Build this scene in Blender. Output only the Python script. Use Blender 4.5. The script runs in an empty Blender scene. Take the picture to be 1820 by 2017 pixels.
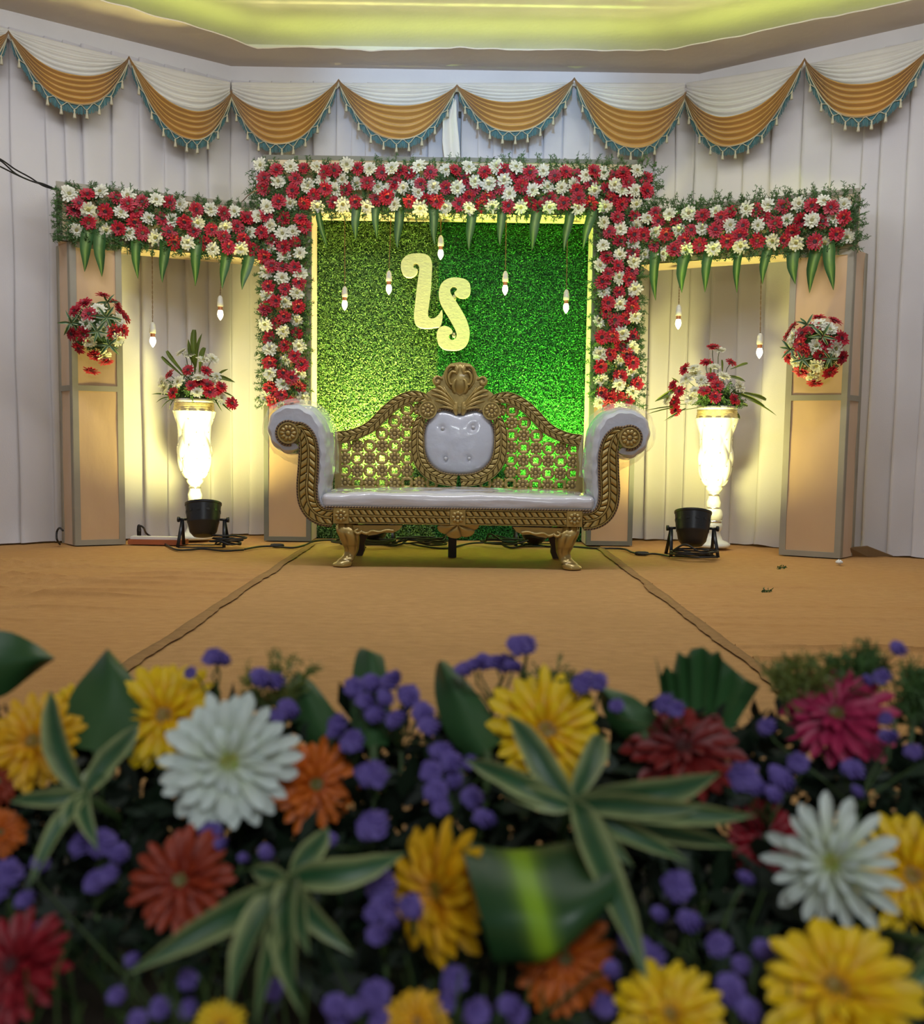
import bpy, bmesh, math, random
from mathutils import Vector, Matrix, noise as mnoise
from mathutils.geometry import tessellate_polygon

S = bpy.context.scene
COL = S.collection
random.seed(7)
PI = math.pi

# ---------------------------------------------------------------- camera
FPX = 1750.0
HC = 0.70
PITCH = math.atan(134.5 / FPX)
ROLL = math.radians(0.8)
cp, sp = math.cos(PITCH), math.sin(PITCH)
cr, sr = math.cos(ROLL), math.sin(ROLL)
R0 = Vector((1, 0, 0)); F0 = Vector((0, cp, -sp)); U0 = Vector((0, sp, cp))
CAM = Vector((0, 0, HC))
cam_d = bpy.data.cameras.new('camera')
cam = bpy.data.objects.new('camera', cam_d); COL.objects.link(cam)
_r = R0 * cr + U0 * sr; _u = -R0 * sr + U0 * cr; _b = -F0
cam.matrix_world = Matrix(((_r.x, _u.x, _b.x, 0), (_r.y, _u.y, _b.y, 0), (_r.z, _u.z, _b.z, HC), (0, 0, 0, 1)))
cam_d.sensor_fit = 'HORIZONTAL'; cam_d.sensor_width = 36; cam_d.lens = 36 * FPX / 1820
cam_d.clip_start = 0.02; cam_d.clip_end = 100
cam_d.dof.use_dof = True; cam_d.dof.focus_distance = 5.3; cam_d.dof.aperture_fstop = 4.6
S.camera = cam

# ---------------------------------------------------------------- world, lamps, exposure
S.view_settings.view_transform = 'Standard'; S.view_settings.look = 'None'
S.view_settings.exposure = 0.0; S.view_settings.gamma = 1.0; S.view_settings.use_curve_mapping = False
W = bpy.data.worlds.new('world'); S.world = W; W.use_nodes = True
W.node_tree.nodes['Background'].inputs[0].default_value = (0.89, 0.95, 1.0, 1)
W.node_tree.nodes['Background'].inputs[1].default_value = 0.23

def lamp(name, kind, loc, target, energy, color, size=0.5, size_y=None, spot=60, blend=0.5, radius=0.05):
    d = bpy.data.lights.new(name, kind); d.energy = energy; d.color = color
    if kind == 'AREA':
        d.size = size
        if size_y: d.shape = 'RECTANGLE'; d.size_y = size_y
    if kind == 'SPOT':
        d.spot_size = math.radians(spot); d.spot_blend = blend; d.shadow_soft_size = radius
    if kind == 'POINT': d.shadow_soft_size = radius
    o = bpy.data.objects.new(name, d); COL.objects.link(o); o.location = loc
    o.rotation_euler = (Vector(target) - Vector(loc)).to_track_quat('-Z', 'Y').to_euler()
    return o
# added area lights standing in for the hall's light, unseen above the stage front
COOL = (0.90, 0.92, 1.0)
lamp('hall_fill', 'AREA', (-1.9, 4.1, 3.3), (-1.7, 5.5, 0.3), 31, COOL, 1.6, 0.15)
lamp('hall_fill', 'AREA', (0.0, 3.9, 3.3), (0.0, 5.2, 0.3), 26, COOL, 1.6, 0.15)
lamp('hall_fill', 'AREA', (1.9, 4.1, 3.3), (1.7, 5.5, 0.3), 31, COOL, 1.6, 0.15)
# unseen fill added behind the camera to light the foreground flowers
lamp('hall_fill', 'AREA', (0.5, -1.3, 2.5), (0.0, 0.8, 0.45), 31, (0.90, 0.96, 1.0), 1.6, 0.4)
# cool flood of the hall thrown on the middle of the stage wall
lamp('hall_flood', 'SPOT', (0.1, 1.6, 3.1), (0.05, 6.6, 3.25), 420, (0.36, 0.60, 1.0), spot=30, blend=0.8, radius=0.06)
WARM = (0.98, 0.90, 0.30)
# beams of the four stage lamps
lamp('vase_beam', 'SPOT', (-1.675, 5.735, 0.305), (-1.85, 6.25, 1.4), 135, WARM, spot=165, blend=1.0, radius=0.07)
lamp('vase_beam', 'SPOT', (1.46, 5.595, 0.305), (1.68, 6.2, 1.4), 135, WARM, spot=165, blend=1.0, radius=0.07)
lamp('wall_beam', 'SPOT', (-0.62, 6.04, 0.26), (-0.64, 6.4, 1.0), 620, (1.0, 0.86, 0.30), spot=96, blend=0.8, radius=0.06)
lamp('wall_beam', 'SPOT', (0.52, 6.04, 0.26), (0.62, 6.4, 1.0), 560, (0.60, 1.0, 0.16), spot=96, blend=0.8, radius=0.06)

# ---------------------------------------------------------------- image -> place helpers
def ray(px, py):
    dx, dy = px - 910.0, py - 1008.5
    a = dx * cr + dy * sr; b = dy * cr - dx * sr
    return R0 * a - U0 * b + F0 * FPX
def P(px, py, Y):
    d = ray(px, py); return CAM + d * (Y / d.y)
def floor_pt(px, py, z=0.0):
    d = ray(px, py); return CAM + d * ((z - HC) / d.z)
def on_plane(px, py, A, B, off=0.0):
    """point of the vertical plane through A,B (x,y), shifted off metres towards the camera"""
    t = Vector((B[0] - A[0], B[1] - A[1], 0)).normalized(); n = Vector((t.y, -t.x, 0))
    d = ray(px, py); a = Vector((A[0], A[1], 0)) + n * off
    return CAM + d * ((a - CAM).dot(n) / d.dot(n))

# ---------------------------------------------------------------- materials
MATS = {}
def new_mat(name):
    m = bpy.data.materials.new(name); m.use_nodes = True; MATS[name] = m
    return m, m.node_tree.nodes, m.node_tree.links, m.node_tree.nodes['Principled BSDF']
def mat(name, col, rough=0.6, metal=0.0, var=0.0, scale=20.0, stretch=(1, 1, 1), bump=0.0, bscale=60.0, sheen=0.0, coat=0.0, trans=0.0, island=False, spec=0.5, dist=0.01):
    m, N, L, b = new_mat(name)
    b.inputs['Base Color'].default_value = (*col, 1); b.inputs['Roughness'].default_value = rough
    b.inputs['Metallic'].default_value = metal; b.inputs['Specular IOR Level'].default_value = spec
    b.inputs['Sheen Weight'].default_value = sheen; b.inputs['Coat Weight'].default_value = coat
    b.inputs['Coat Roughness'].default_value = 0.08
    tc = N.new('ShaderNodeTexCoord'); mp = N.new('ShaderNodeMapping'); mp.inputs['Scale'].default_value = stretch
    L.new(tc.outputs['Object'], mp.inputs['Vector'])
    if var:
        mr = N.new('ShaderNodeMapRange'); mr.inputs['To Min'].default_value = 1 - var; mr.inputs['To Max'].default_value = 1 + var
        if island:
            g = N.new('ShaderNodeNewGeometry'); L.new(g.outputs['Random Per Island'], mr.inputs['Value'])
        else:
            nz = N.new('ShaderNodeTexNoise'); nz.inputs['Scale'].default_value = scale; nz.inputs['Detail'].default_value = 4
            L.new(mp.outputs['Vector'], nz.inputs['Vector'])
            mr.inputs['From Min'].default_value = 0.3; mr.inputs['From Max'].default_value = 0.7
            L.new(nz.outputs['Fac'], mr.inputs['Value'])
        mx = N.new('ShaderNodeMix'); mx.data_type = 'RGBA'; mx.blend_type = 'MULTIPLY'; mx.inputs['Factor'].default_value = 1
        mx.inputs['A'].default_value = (*col, 1); L.new(mr.outputs['Result'], mx.inputs['B'])
        L.new(mx.outputs['Result'], b.inputs['Base Color'])
    if bump:
        n2 = N.new('ShaderNodeTexNoise'); n2.inputs['Scale'].default_value = bscale; n2.inputs['Detail'].default_value = 5
        L.new(mp.outputs['Vector'], n2.inputs['Vector'])
        bp = N.new('ShaderNodeBump'); bp.inputs['Strength'].default_value = bump; bp.inputs['Distance'].default_value = dist
        L.new(n2.outputs['Fac'], bp.inputs['Height']); L.new(bp.outputs['Normal'], b.inputs['Normal'])
    if trans:
        t = N.new('ShaderNodeBsdfTranslucent'); t.inputs['Color'].default_value = (*col, 1)
        ms = N.new('ShaderNodeMixShader'); ms.inputs['Fac'].default_value = trans
        L.new(b.outputs[0], ms.inputs[1]); L.new(t.outputs[0], ms.inputs[2])
        L.new(ms.outputs[0], N['Material Output'].inputs['Surface'])
    return m
def vmat(name, rough=0.5, trans=0.2, var=0.0, metal=0.0, coat=0.0):
    """colour comes from the mesh's own colour attribute (petal and leaf markings)"""
    m, N, L, b = new_mat(name)
    a = N.new('ShaderNodeAttribute'); a.attribute_name = 'Col'; src = a.outputs['Color']
    if var:
        oi = N.new('ShaderNodeObjectInfo'); mr = N.new('ShaderNodeMapRange')
        mr.inputs['To Min'].default_value = 1 - var; mr.inputs['To Max'].default_value = 1 + var
        L.new(oi.outputs['Random'], mr.inputs['Value'])
        mx = N.new('ShaderNodeMix'); mx.data_type = 'RGBA'; mx.blend_type = 'MULTIPLY'; mx.inputs['Factor'].default_value = 1
        L.new(src, mx.inputs['A']); L.new(mr.outputs['Result'], mx.inputs['B']); src = mx.outputs['Result']
    L.new(src, b.inputs['Base Color']); b.inputs['Roughness'].default_value = rough
    b.inputs['Metallic'].default_value = metal; b.inputs['Coat Weight'].default_value = coat
    if trans:
        t = N.new('ShaderNodeBsdfTranslucent'); L.new(src, t.inputs['Color'])
        ms = N.new('ShaderNodeMixShader'); ms.inputs['Fac'].default_value = trans
        L.new(b.outputs[0], ms.inputs[1]); L.new(t.outputs[0], ms.inputs[2])
        L.new(ms.outputs[0], N['Material Output'].inputs['Surface'])
    return m
def emat(name, col, strength):
    m, N, L, b = new_mat(name)
    b.inputs['Base Color'].default_value = (*col, 1)
    b.inputs['Emission Color'].default_value = (*col, 1); b.inputs['Emission Strength'].default_value = strength
    return m

mat('plaster', (0.74, 0.72, 0.68), 0.9, var=0.05, scale=2.5, bump=0.15, bscale=30)
mat('soffit_plaster', (0.66, 0.60, 0.54), 0.9, var=0.06, scale=1.5, bump=0.15, bscale=20)
mat('drape', (0.66, 0.64, 0.64), 0.8, var=0.03, scale=3, bump=0.12, bscale=150, sheen=0.2, trans=0.12)
mat('swag_white', (0.64, 0.62, 0.56), 0.65, var=0.04, scale=5, sheen=0.3)
mat('swag_gold', (0.48, 0.265, 0.05), 0.45, var=0.07, scale=6, sheen=0.4)
mat('fringe_teal', (0.03, 0.12, 0.13), 0.6, var=0.4, island=True)
mat('cream_cord', (0.45, 0.42, 0.30), 0.7)
mat('box_cloth', (0.55, 0.36, 0.19), 0.55, var=0.08, scale=2.0, stretch=(1, 1, 0.4), bump=0.2, bscale=9, sheen=0.3, dist=0.02)
mat('beam_cloth', (0.66, 0.52, 0.33), 0.6, var=0.06, scale=3.0, bump=0.15, bscale=12, dist=0.02)
mat('frame_bar', (0.30, 0.27, 0.20), 0.6, var=0.1, scale=4)
mat('bar_dark', (0.17, 0.17, 0.13), 0.6, var=0.1, scale=4)
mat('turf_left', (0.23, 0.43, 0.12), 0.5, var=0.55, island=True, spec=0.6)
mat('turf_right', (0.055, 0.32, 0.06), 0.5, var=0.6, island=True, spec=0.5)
mat('turf_mat', (0.01, 0.05, 0.012), 0.9)
mat('foam', (0.52, 0.55, 0.27), 0.75, var=0.06, scale=45, stretch=(1, 1, 1.6), bump=0.2, bscale=50)
mat('foam_edge', (0.78, 0.74, 0.50), 0.7)
mat('bronze', (0.40, 0.29, 0.088), 0.30, metal=0.4, var=0.14, scale=14, coat=0.35, bump=0.1, bscale=90)
mat('bronze_dark', (0.22, 0.14, 0.05), 0.4, metal=0.3, var=0.12, scale=14, coat=0.2)
mat('leather', (0.52, 0.545, 0.62), 0.22, var=0.03, scale=3, coat=0.9, bump=0.5, bscale=11, dist=0.014)
mat('seat_leather', (0.58, 0.58, 0.62), 0.22, var=0.04, scale=4, stretch=(0.4, 1, 1), coat=0.9, bump=0.6, bscale=9, dist=0.016)
mat('button', (0.50, 0.50, 0.52), 0.3, coat=0.4)
mat('dark_wood', (0.055, 0.03, 0.018), 0.5)
mat('black_metal', (0.012, 0.013, 0.015), 0.35, bump=0.05)
mat('black_rubber', (0.010, 0.010, 0.011), 0.5)
mat('lacquer', (0.82, 0.83, 0.74), 0.22, coat=0.5, var=0.02)
mat('gold_band', (0.75, 0.62, 0.30), 0.4, metal=0.3, var=0.3, scale=60, stretch=(1, 1, 5))
mat('stud', (0.75, 0.75, 0.75), 0.15, metal=0.9)
mat('socket', (0.62, 0.60, 0.50), 0.45)
mat('copper', (0.62, 0.25, 0.12), 0.3, metal=0.7)
mat('cord_brown', (0.16, 0.09, 0.03), 0.6)
mat('red_board', (0.36, 0.10, 0.035), 0.6, var=0.2, scale=6)
mat('white_plastic', (0.75, 0.75, 0.72), 0.4)
mat('stem', (0.045, 0.085, 0.02), 0.6)
mat('fern', (0.055, 0.125, 0.028), 0.6, var=0.5, island=True, trans=0.2)
mat('dark_leaf', (0.022, 0.075, 0.02), 0.45, var=0.45, island=True)
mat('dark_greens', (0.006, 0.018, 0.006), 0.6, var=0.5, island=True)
mat('olive_leaf', (0.13, 0.17, 0.03), 0.5, var=0.2, scale=8, trans=0.15)
mat('planter', (0.03, 0.022, 0.014), 0.7, var=0.2, scale=5)
mat('foam_block', (0.03, 0.08, 0.03), 0.9)
mat('statice', (0.14, 0.095, 0.36), 0.7, var=0.3, scale=40, trans=0.15)
vmat('petal', 0.5, 0.22, 0.10)
vmat('leafcol', 0.42, 0.12, 0.12)
vmat('rope', 0.5, 0.0)
vmat('bronze_carved', 0.30, 0.0, metal=0.4, coat=0.35)
emat('bulb_glow', (1.0, 0.86, 0.52), 9.0)
emat('lens_glow', (1.0, 0.85, 0.45), 12.0)
emat('lens_glow_green', (0.7, 1.0, 0.35), 12.0)
emat('cove_strip', (0.80, 0.92, 0.16), 5.2)
def mk_film():
    m, N, L, b = new_mat('film')
    b.inputs['Base Color'].default_value = (0.9, 0.92, 0.85, 1); b.inputs['Roughness'].default_value = 0.08
    t = N.new('ShaderNodeBsdfTransparent'); ms = N.new('ShaderNodeMixShader')
    lw = N.new('ShaderNodeLayerWeight'); lw.inputs['Blend'].default_value = 0.35
    mr = N.new('ShaderNodeMapRange'); mr.inputs['To Min'].default_value = 0.03; mr.inputs['To Max'].default_value = 0.30
    L.new(lw.outputs['Facing'], mr.inputs['Value']); L.new(mr.outputs['Result'], ms.inputs['Fac'])
    L.new(t.outputs[0], ms.inputs[1]); L.new(b.outputs[0], ms.inputs[2])
    L.new(ms.outputs[0], N['Material Output'].inputs['Surface'])
mk_film()
def mk_jute(name, c1, c2, c3):
    m, N, L, b = new_mat(name)
    tc = N.new('ShaderNodeTexCoord'); mp = N.new('ShaderNodeMapping'); mp.inputs['Scale'].default_value = (1.0, 2.0, 1)
    L.new(tc.outputs['Object'], mp.inputs['Vector'])
    n1 = N.new('ShaderNodeTexNoise'); n1.inputs['Scale'].default_value = 16; n1.inputs['Detail'].default_value = 6; L.new(mp.outputs[0], n1.inputs['Vector'])
    n2 = N.new('ShaderNodeTexNoise'); n2.inputs['Scale'].default_value = 260; n2.inputs['Detail'].default_value = 2; L.new(tc.outputs['Object'], n2.inputs['Vector'])
    n3 = N.new('ShaderNodeTexNoise'); n3.inputs['Scale'].default_value = 1.6; n3.inputs['Detail'].default_value = 3; L.new(tc.outputs['Object'], n3.inputs['Vector'])
    r = N.new('ShaderNodeValToRGB'); r.color_ramp.elements[0].position = 0.12; r.color_ramp.elements[0].color = (*c1, 1)
    r.color_ramp.elements[1].position = 0.85; r.color_ramp.elements[1].color = (*c2, 1)
    ad = N.new('ShaderNodeMath'); ad.operation = 'ADD'; h = N.new('ShaderNodeMath'); h.operation = 'MULTIPLY'; h.inputs[1].default_value = 0.6
    L.new(n2.outputs['Fac'], h.inputs[0]); L.new(n1.outputs['Fac'], ad.inputs[0]); L.new(h.outputs[0], ad.inputs[1])
    s = N.new('ShaderNodeMath'); s.operation = 'SUBTRACT'; s.inputs[1].default_value = 0.30; L.new(ad.outputs[0], s.inputs[0])
    L.new(s.outputs[0], r.inputs['Fac'])
    mx = N.new('ShaderNodeMix'); mx.data_type = 'RGBA'; mr = N.new('ShaderNodeMapRange'); mr.inputs['From Min'].default_value = 0.4; mr.inputs['From Max'].default_value = 0.75; mr.inputs['To Max'].default_value = 0.6
    L.new(n3.outputs['Fac'], mr.inputs['Value']); L.new(mr.outputs[0], mx.inputs['Factor'])
    L.new(r.outputs['Color'], mx.inputs['A']); mx.inputs['B'].default_value = (*c3, 1)
    L.new(mx.outputs['Result'], b.inputs['Base Color']); b.inputs['Roughness'].default_value = 0.9; b.inputs['Specular IOR Level'].default_value = 0.15
    bp = N.new('ShaderNodeBump'); bp.inputs['Strength'].default_value = 0.35; bp.inputs['Distance'].default_value = 0.004
    L.new(ad.outputs[0], bp.inputs['Height']); L.new(bp.outputs['Normal'], b.inputs['Normal'])
mk_jute('jute', (0.40, 0.21, 0.072), (0.55, 0.31, 0.118), (0.45, 0.23, 0.075))
mk_jute('jute_edge', (0.25, 0.14, 0.052), (0.38, 0.22, 0.088), (0.28, 0.16, 0.06))  # darker jute, holds the shade of the overlapping lip in its colour
mk_jute('jute_mid', (0.38, 0.21, 0.078), (0.53, 0.31, 0.125), (0.40, 0.23, 0.088))

# ---------------------------------------------------------------- mesh builder
class MB:
    def __init__(s): s.v = []; s.f = []; s.c = []
    def vert(s, p, c=None):
        s.v.append((p[0], p[1], p[2])); s.c.append(c); return len(s.v) - 1
    def grid(s, rows, closed_u=False, closed_v=False, cols=None):
        """rows: list of lists of points"""
        b = len(s.v); nr, nc = len(rows), len(rows[0])
        for i, r in enumerate(rows):
            for j, p in enumerate(r): s.vert(p, cols[i][j] if cols else None)
        for i in range(nr if closed_u else nr - 1):
            for j in range(nc if closed_v else nc - 1):
                i2, j2 = (i + 1) % nr, (j + 1) % nc
                s.f.append((b + i * nc + j, b + i * nc + j2, b + i2 * nc + j2, b + i2 * nc + j))
        return s
    def tube(s, pts, rad, n=8, caps=True, col=None):
        pts = [Vector(p) for p in pts]; rows = []; up = None
        for i, p in enumerate(pts):
            t = (pts[min(i + 1, len(pts) - 1)] - pts[max(i - 1, 0)]).normalized()
            if up is None:
                up = Vector((0, 0, 1)) if abs(t.z) < 0.9 else Vector((0, 1, 0))
            a = t.cross(up)
            if a.length < 1e-6: a = t.cross(Vector((1, 0, 0)))
            a.normalize(); bb = a.cross(t); up = bb
            r = rad[i] if isinstance(rad, (list, tuple)) else rad
            rx, ry = r if isinstance(r, (list, tuple)) else (r, r)
            rows.append([p + a * (rx * math.cos(2 * PI * k / n)) + bb * (ry * math.sin(2 * PI * k / n)) for k in range(n)])
        b = len(s.v); s.grid(rows, closed_v=True, cols=[[col] * n for _ in rows] if col else None)
        if caps:
            s.f.append(tuple(b + k for k in range(n))[::-1]); e = b + (len(rows) - 1) * n
            s.f.append(tuple(e + k for k in range(n)))
        return s
    def lathe(s, prof, n=24, M=None, fn=None):
        rows = []
        for r, z in prof:
            row = []
            for k in range(n):
                a = 2 * PI * k / n; rr = r + (fn(a, z) if fn else 0)
                p = Vector((rr * math.cos(a), rr * math.sin(a), z)); row.append(M @ p if M else p)
            rows.append(row)
        b = len(s.v); s.grid(rows, closed_v=True)
        s.f.append(tuple(b + k for k in range(n))[::-1]); e = b + (len(rows) - 1) * n
        s.f.append(tuple(e + k for k in range(n)))
        return s
    def box(s, lo, hi, M=None):
        b = len(s.v)
        for x in (lo[0], hi[0]):
            for y in (lo[1], hi[1]):
                for z in (lo[2], hi[2]):
                    p = Vector((x, y, z)); s.vert(M @ p if M else p)
        for q in ((0, 1, 3, 2), (4, 6, 7, 5), (0, 4, 5, 1), (2, 3, 7, 6), (0, 2, 6, 4), (1, 5, 7, 3)):
            s.f.append(tuple(b + i for i in q))
        return s
    def prism(s, outline, y0, y1, bev=0.0):
        """outline: (x,z) polygon, extruded from y0 (front) to y1; a small chamfer at the front"""
        n = len(outline); c = [sum(p[0] for p in outline) / n, sum(p[1] for p in outline) / n]
        def ring(y, k): return [(c[0] + (p[0] - c[0]) * k, y, c[1] + (p[1] - c[1]) * k) for p in outline]
        rings = [ring(y1, 1), ring(y0 + bev, 1)] + ([ring(y0, 1 - bev * 1.5)] if bev else [])
        b = len(s.v); s.grid(rings, closed_v=True)
        s.f.append(tuple(b + i for i in range(n))); e = b + (len(rings) - 1) * n
        s.f.append(tuple(e + i for i in range(n))[::-1])
        return s
    def mesh(s, name, m, smooth=True):
        me = bpy.data.meshes.new(name); me.from_pydata(s.v, [], s.f)
        me.materials.append(MATS[m])
        if any(c is not None for c in s.c):
            at = me.color_attributes.new('Col', 'FLOAT_COLOR', 'POINT')
            flat = []
            for c in s.c: flat.extend((*(c or (0.5, 0.5, 0.5)), 1.0))
            at.data.foreach_set('color', flat)
        bm = bmesh.new(); bm.from_mesh(me); bmesh.ops.recalc_face_normals(bm, faces=bm.faces); bm.to_mesh(me); bm.free()
        if smooth:
            me.polygons.foreach_set('use_smooth', [True] * len(me.polygons))
        me.update(); return me
    def obj(s, name, m, parent=None, smooth=True, sharp=None):
        me = s.mesh(name, m, smooth)
        if sharp: me.set_sharp_from_angle(angle=math.radians(sharp))
        return link(name, me, parent)
def link(name, me, parent=None, M=None):
    o = bpy.data.objects.new(name, me); COL.objects.link(o)
    if M is None: M = Matrix.Identity(4)
    if parent is not None:
        o.parent = parent
        if parent.type == 'EMPTY': M = Matrix.Translation(-parent.location) @ M
    o.matrix_basis = M
    return o
def thing(name, label, cat, loc=(0, 0, 0), group=None):
    o = bpy.data.objects.new(name, None); COL.objects.link(o); o.location = loc; o.empty_display_size = 0.1
    return tag(o, label, cat, group)
def tag(o, label, cat, group=None):
    o['label'] = label; o['category'] = cat
    if group: o['group'] = group
    return o
def struct(o): o['kind'] = 'structure'; return o
def stuff(o): o['kind'] = 'stuff'; return o
def basis(x, zh):
    x = Vector(x).normalized(); z = Vector(zh) - x * x.dot(Vector(zh))
    if z.length < 1e-5: z = x.orthogonal()
    z.normalize(); y = z.cross(x)
    return Matrix(((x.x, y.x, z.x), (x.y, y.y, z.y), (x.z, y.z, z.z)))
def facing(pos, d, spin=0.0, scale=1.0):
    d = Vector(d).normalized(); a = Vector((0, 0, 1)) if abs(d.z) < 0.95 else Vector((1, 0, 0))
    x = a.cross(d).normalized(); R = basis(x, d)
    return Matrix.Translation(pos) @ R.to_4x4() @ Matrix.Rotation(spin, 4, 'Z') @ Matrix.Scale(scale, 4)
def spline(pts, n):
    """catmull-rom through pts (tuples of equal length), n samples"""
    m = len(pts); out = []
    for k in range(n):
        t = k / (n - 1) * (m - 1); i = min(int(t), m - 2); u = t - i
        p0, p1, p2, p3 = pts[max(i - 1, 0)], pts[i], pts[i + 1], pts[min(i + 2, m - 1)]
        out.append(tuple(0.5 * (2 * b + (c - a) * u + (2 * a - 5 * b + 4 * c - d) * u * u + (3 * b - a - 3 * c + d) * u ** 3)
                         for a, b, c, d in zip(p0, p1, p2, p3)))
    return out
def interp(tab, x):
    if x <= tab[0][0]: return tab[0][1]
    for (a, b), (c, d) in zip(tab, tab[1:]):
        if x <= c: return b + (d - b) * (x - a) / (c - a)
    return tab[-1][1]
# ================================================================ the setting
BL, BR = (-1.70, 6.60), (1.66, 6.62)            # corners of the stage bay (curtain line)
LE, RE = (-4.25, 4.93), (4.25, 4.88)            # far ends of the splayed sides
ZS = 3.39                                       # soffit underside
def wall_frame(A, B):
    t = Vector((B[0] - A[0], B[1] - A[1], 0)); L = t.length; t.normalize()
    return Vector((A[0], A[1], 0)), t, Vector((t.y, -t.x, 0)), L
def wall_box(name, A, B, z0, z1, near, far, m):
    o, t, n, L = wall_frame(A, B); b = MB()
    M = Matrix(((t.x, n.x, 0, o.x), (t.y, n.y, 0, o.y), (0, 0, 1, 0), (0, 0, 0, 1)))
    b.box((-0.25, -far, z0), (L + 0.25, -near, z1), M)
    return struct(b.obj(name, m, smooth=False))
wall_box('wall_back', BL, BR, 0, 3.9, 0.16, 0.30, 'plaster')
wall_box('wall_left', LE, BL, 0, 3.9, 0.16, 0.30, 'plaster')
wall_box('wall_right', BR, RE, 0, 3.9, 0.16, 0.30, 'plaster')
wall_box('trim_1', BL, BR, 3.10, ZS, 0.03, 0.15, 'plaster')
wall_box('trim_2', LE, BL, 3.10, ZS, 0.03, 0.15, 'plaster')
wall_box('trim_3', BR, RE, 3.10, ZS, 0.03, 0.15, 'plaster')
b = MB(); b.box((-6, -2, -0.1), (6, 7.4, 0)); struct(b.obj('floor', 'jute', smooth=False))
b = MB(); b.box((-6, -2.0, 3.60), (6, 7.4, 3.7)); struct(b.obj('ceiling', 'plaster', smooth=False))
# dropped soffit along the three walls: its inner lip is a little uneven
def soffit(name, A, B, Ai, Bi, seed):
    n = 90; rows = [[], [], [], []]
    for i in range(n + 1):
        t = i / n
        o = Vector((A[0] + (B[0] - A[0]) * t, A[1] + (B[1] - A[1]) * t, 0)); p = Vector((Ai[0] + (Bi[0] - Ai[0]) * t, Ai[1] + (Bi[1] - Ai[1]) * t, 0))
        d = (p - o).normalized(); p = p + d * (0.05 * mnoise.noise((t * 5, seed, 0)) + 0.022 * mnoise.noise((t * 23, seed, 3)))
        rows[0].append(o + Vector((0, 0, ZS))); rows[1].append(p + Vector((0, 0, ZS))); rows[2].append(p + Vector((0, 0, ZS + 0.008))); rows[3].append(o + Vector((0, 0, ZS + 0.008)))
    b = MB(); b.grid(rows, closed_u=True); return struct(b.obj(name, 'soffit_plaster', sharp=40))
IL, IR = (-1.45, 6.34), (1.34, 6.28)
ILE, IRE = (-4.25, 4.05), (4.25, 4.70)
soffit('trim_4', (BL[0], BL[1] + .1), (BR[0], BR[1] + .1), IL, IR, 1.0)
soffit('trim_5', (LE[0], LE[1] + .1), (BL[0], BL[1] + .1), ILE, IL, 5.0)
soffit('trim_6', (BR[0], BR[1] + .1), (RE[0], RE[1] + .1), IR, IRE, 9.0)
def cove(A, B, label):
    o, t, n, L = wall_frame(A, B); b = MB()
    M = Matrix(((t.x, n.x, 0, o.x), (t.y, n.y, 0, o.y), (0, 0, 1, 0), (0, 0, 0, 1)))
    b.box((0.02, -0.135, ZS + 0.010), (L - 0.02, -0.095, ZS + 0.022), M)
    tag(b.obj('light_strip', 'cove_strip', smooth=False), label, 'light')
cove(IL, IR, 'yellow-green light strip hidden in the ceiling cove above the back wall')
cove(ILE, IL, 'yellow-green light strip hidden in the ceiling cove along the left side')
cove(IR, IRE, 'yellow-green light strip hidden in the ceiling cove along the right side')

# ---------------------------------------------------------------- stage carpets
def carpet(name, x0, x1, y0, y1, th, m, label, fn, nx=60, ny=160, skew=0.0):
    rows = []
    for j in range(ny + 1):
        rows.append([])
        for i in range(nx + 1):
            u = i / nx; x = x0 + (x1 - x0) * u; ym = min(y1, 6.42 - max(0, abs(x) - 1.68) * .665); y = y0 + (ym - y0) * j / ny
            if 0 < i < nx: pass
            else: x += 0.010 * mnoise.noise((y * 3.1, x0, 2)) + 0.004 * mnoise.noise((y * 17, x0, 5))
            rows[-1].append((x + skew * (y - 4), y, th + fn(x, y)))
    b = MB(); b.grid(rows)
    bot = [[(p[0], p[1], 0.0005) for p in rows[0]], rows[0]]; b.grid(bot)
    b.grid([[(p[0], p[1], 0.0005) for p in rows[-1]], rows[-1]])
    b.grid([[(r[0][0], r[0][1], 0.0005) for r in rows], [r[0] for r in rows]])
    b.grid([[(r[-1][0], r[-1][1], 0.0005) for r in rows], [r[-1] for r in rows]])
    return tag(b.obj(name, m, sharp=50), label, 'carpet')
def wr_left(x, y):
    k = max(0.0, min(1.0, (-0.9 - x) / 1.6)); e = math.exp(-((y - 4.25) / 0.75) ** 2) + 0.35 * math.exp(-((y - 3.2) / 0.8) ** 2)
    w = 0
    for (yy, a, s) in ((4.75, .022, .020), (4.55, .040, .022), (4.38, .030, .020), (4.2, .045, .025), (4.0, .028, .022), (3.85, .040, .025), (3.6, .022, .03), (3.35, .018, .03), (5.0, .014, .02), (3.1, .014, .04)):
        yy += 0.05 * mnoise.noise((x * 0.9, yy * 3, 0)); d = (y - yy) / s; w += a * 1.7 * math.exp(-abs(d) * (1.0 if d > 0 else 2.2)) * max(0, 0.55 + 0.9 * mnoise.noise((x * 1.3, yy * 5, 4)))
    return max(0, w * (0.25 + k * 1.1)) + 0.002 * mnoise.noise((x * 2, y * 9, 1)) + 0.002
def wr_right(x, y):
    w = 0
    for (yy, a) in ((3.05, .018), (3.6, .008), (3.45, .010), (4.4, .010), (2.85, .010), (4.1, .007), (3.85, .006)):
        yy += 0.06 * mnoise.noise((x * 0.8, yy * 3, 9)); d = (y - yy) / .016; w += a * 1.6 * math.exp(-abs(d) * (1.0 if d > 0 else 2.2)) * max(0, 0.6 + 0.8 * mnoise.noise((x * 1.1, yy * 5, 4)))
    far = max(0, x - 1.9) * 0.0
    return max(0, w) + 0.0015 * mnoise.noise((x * 2, y * 9, 6)) + 0.002 + far
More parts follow.
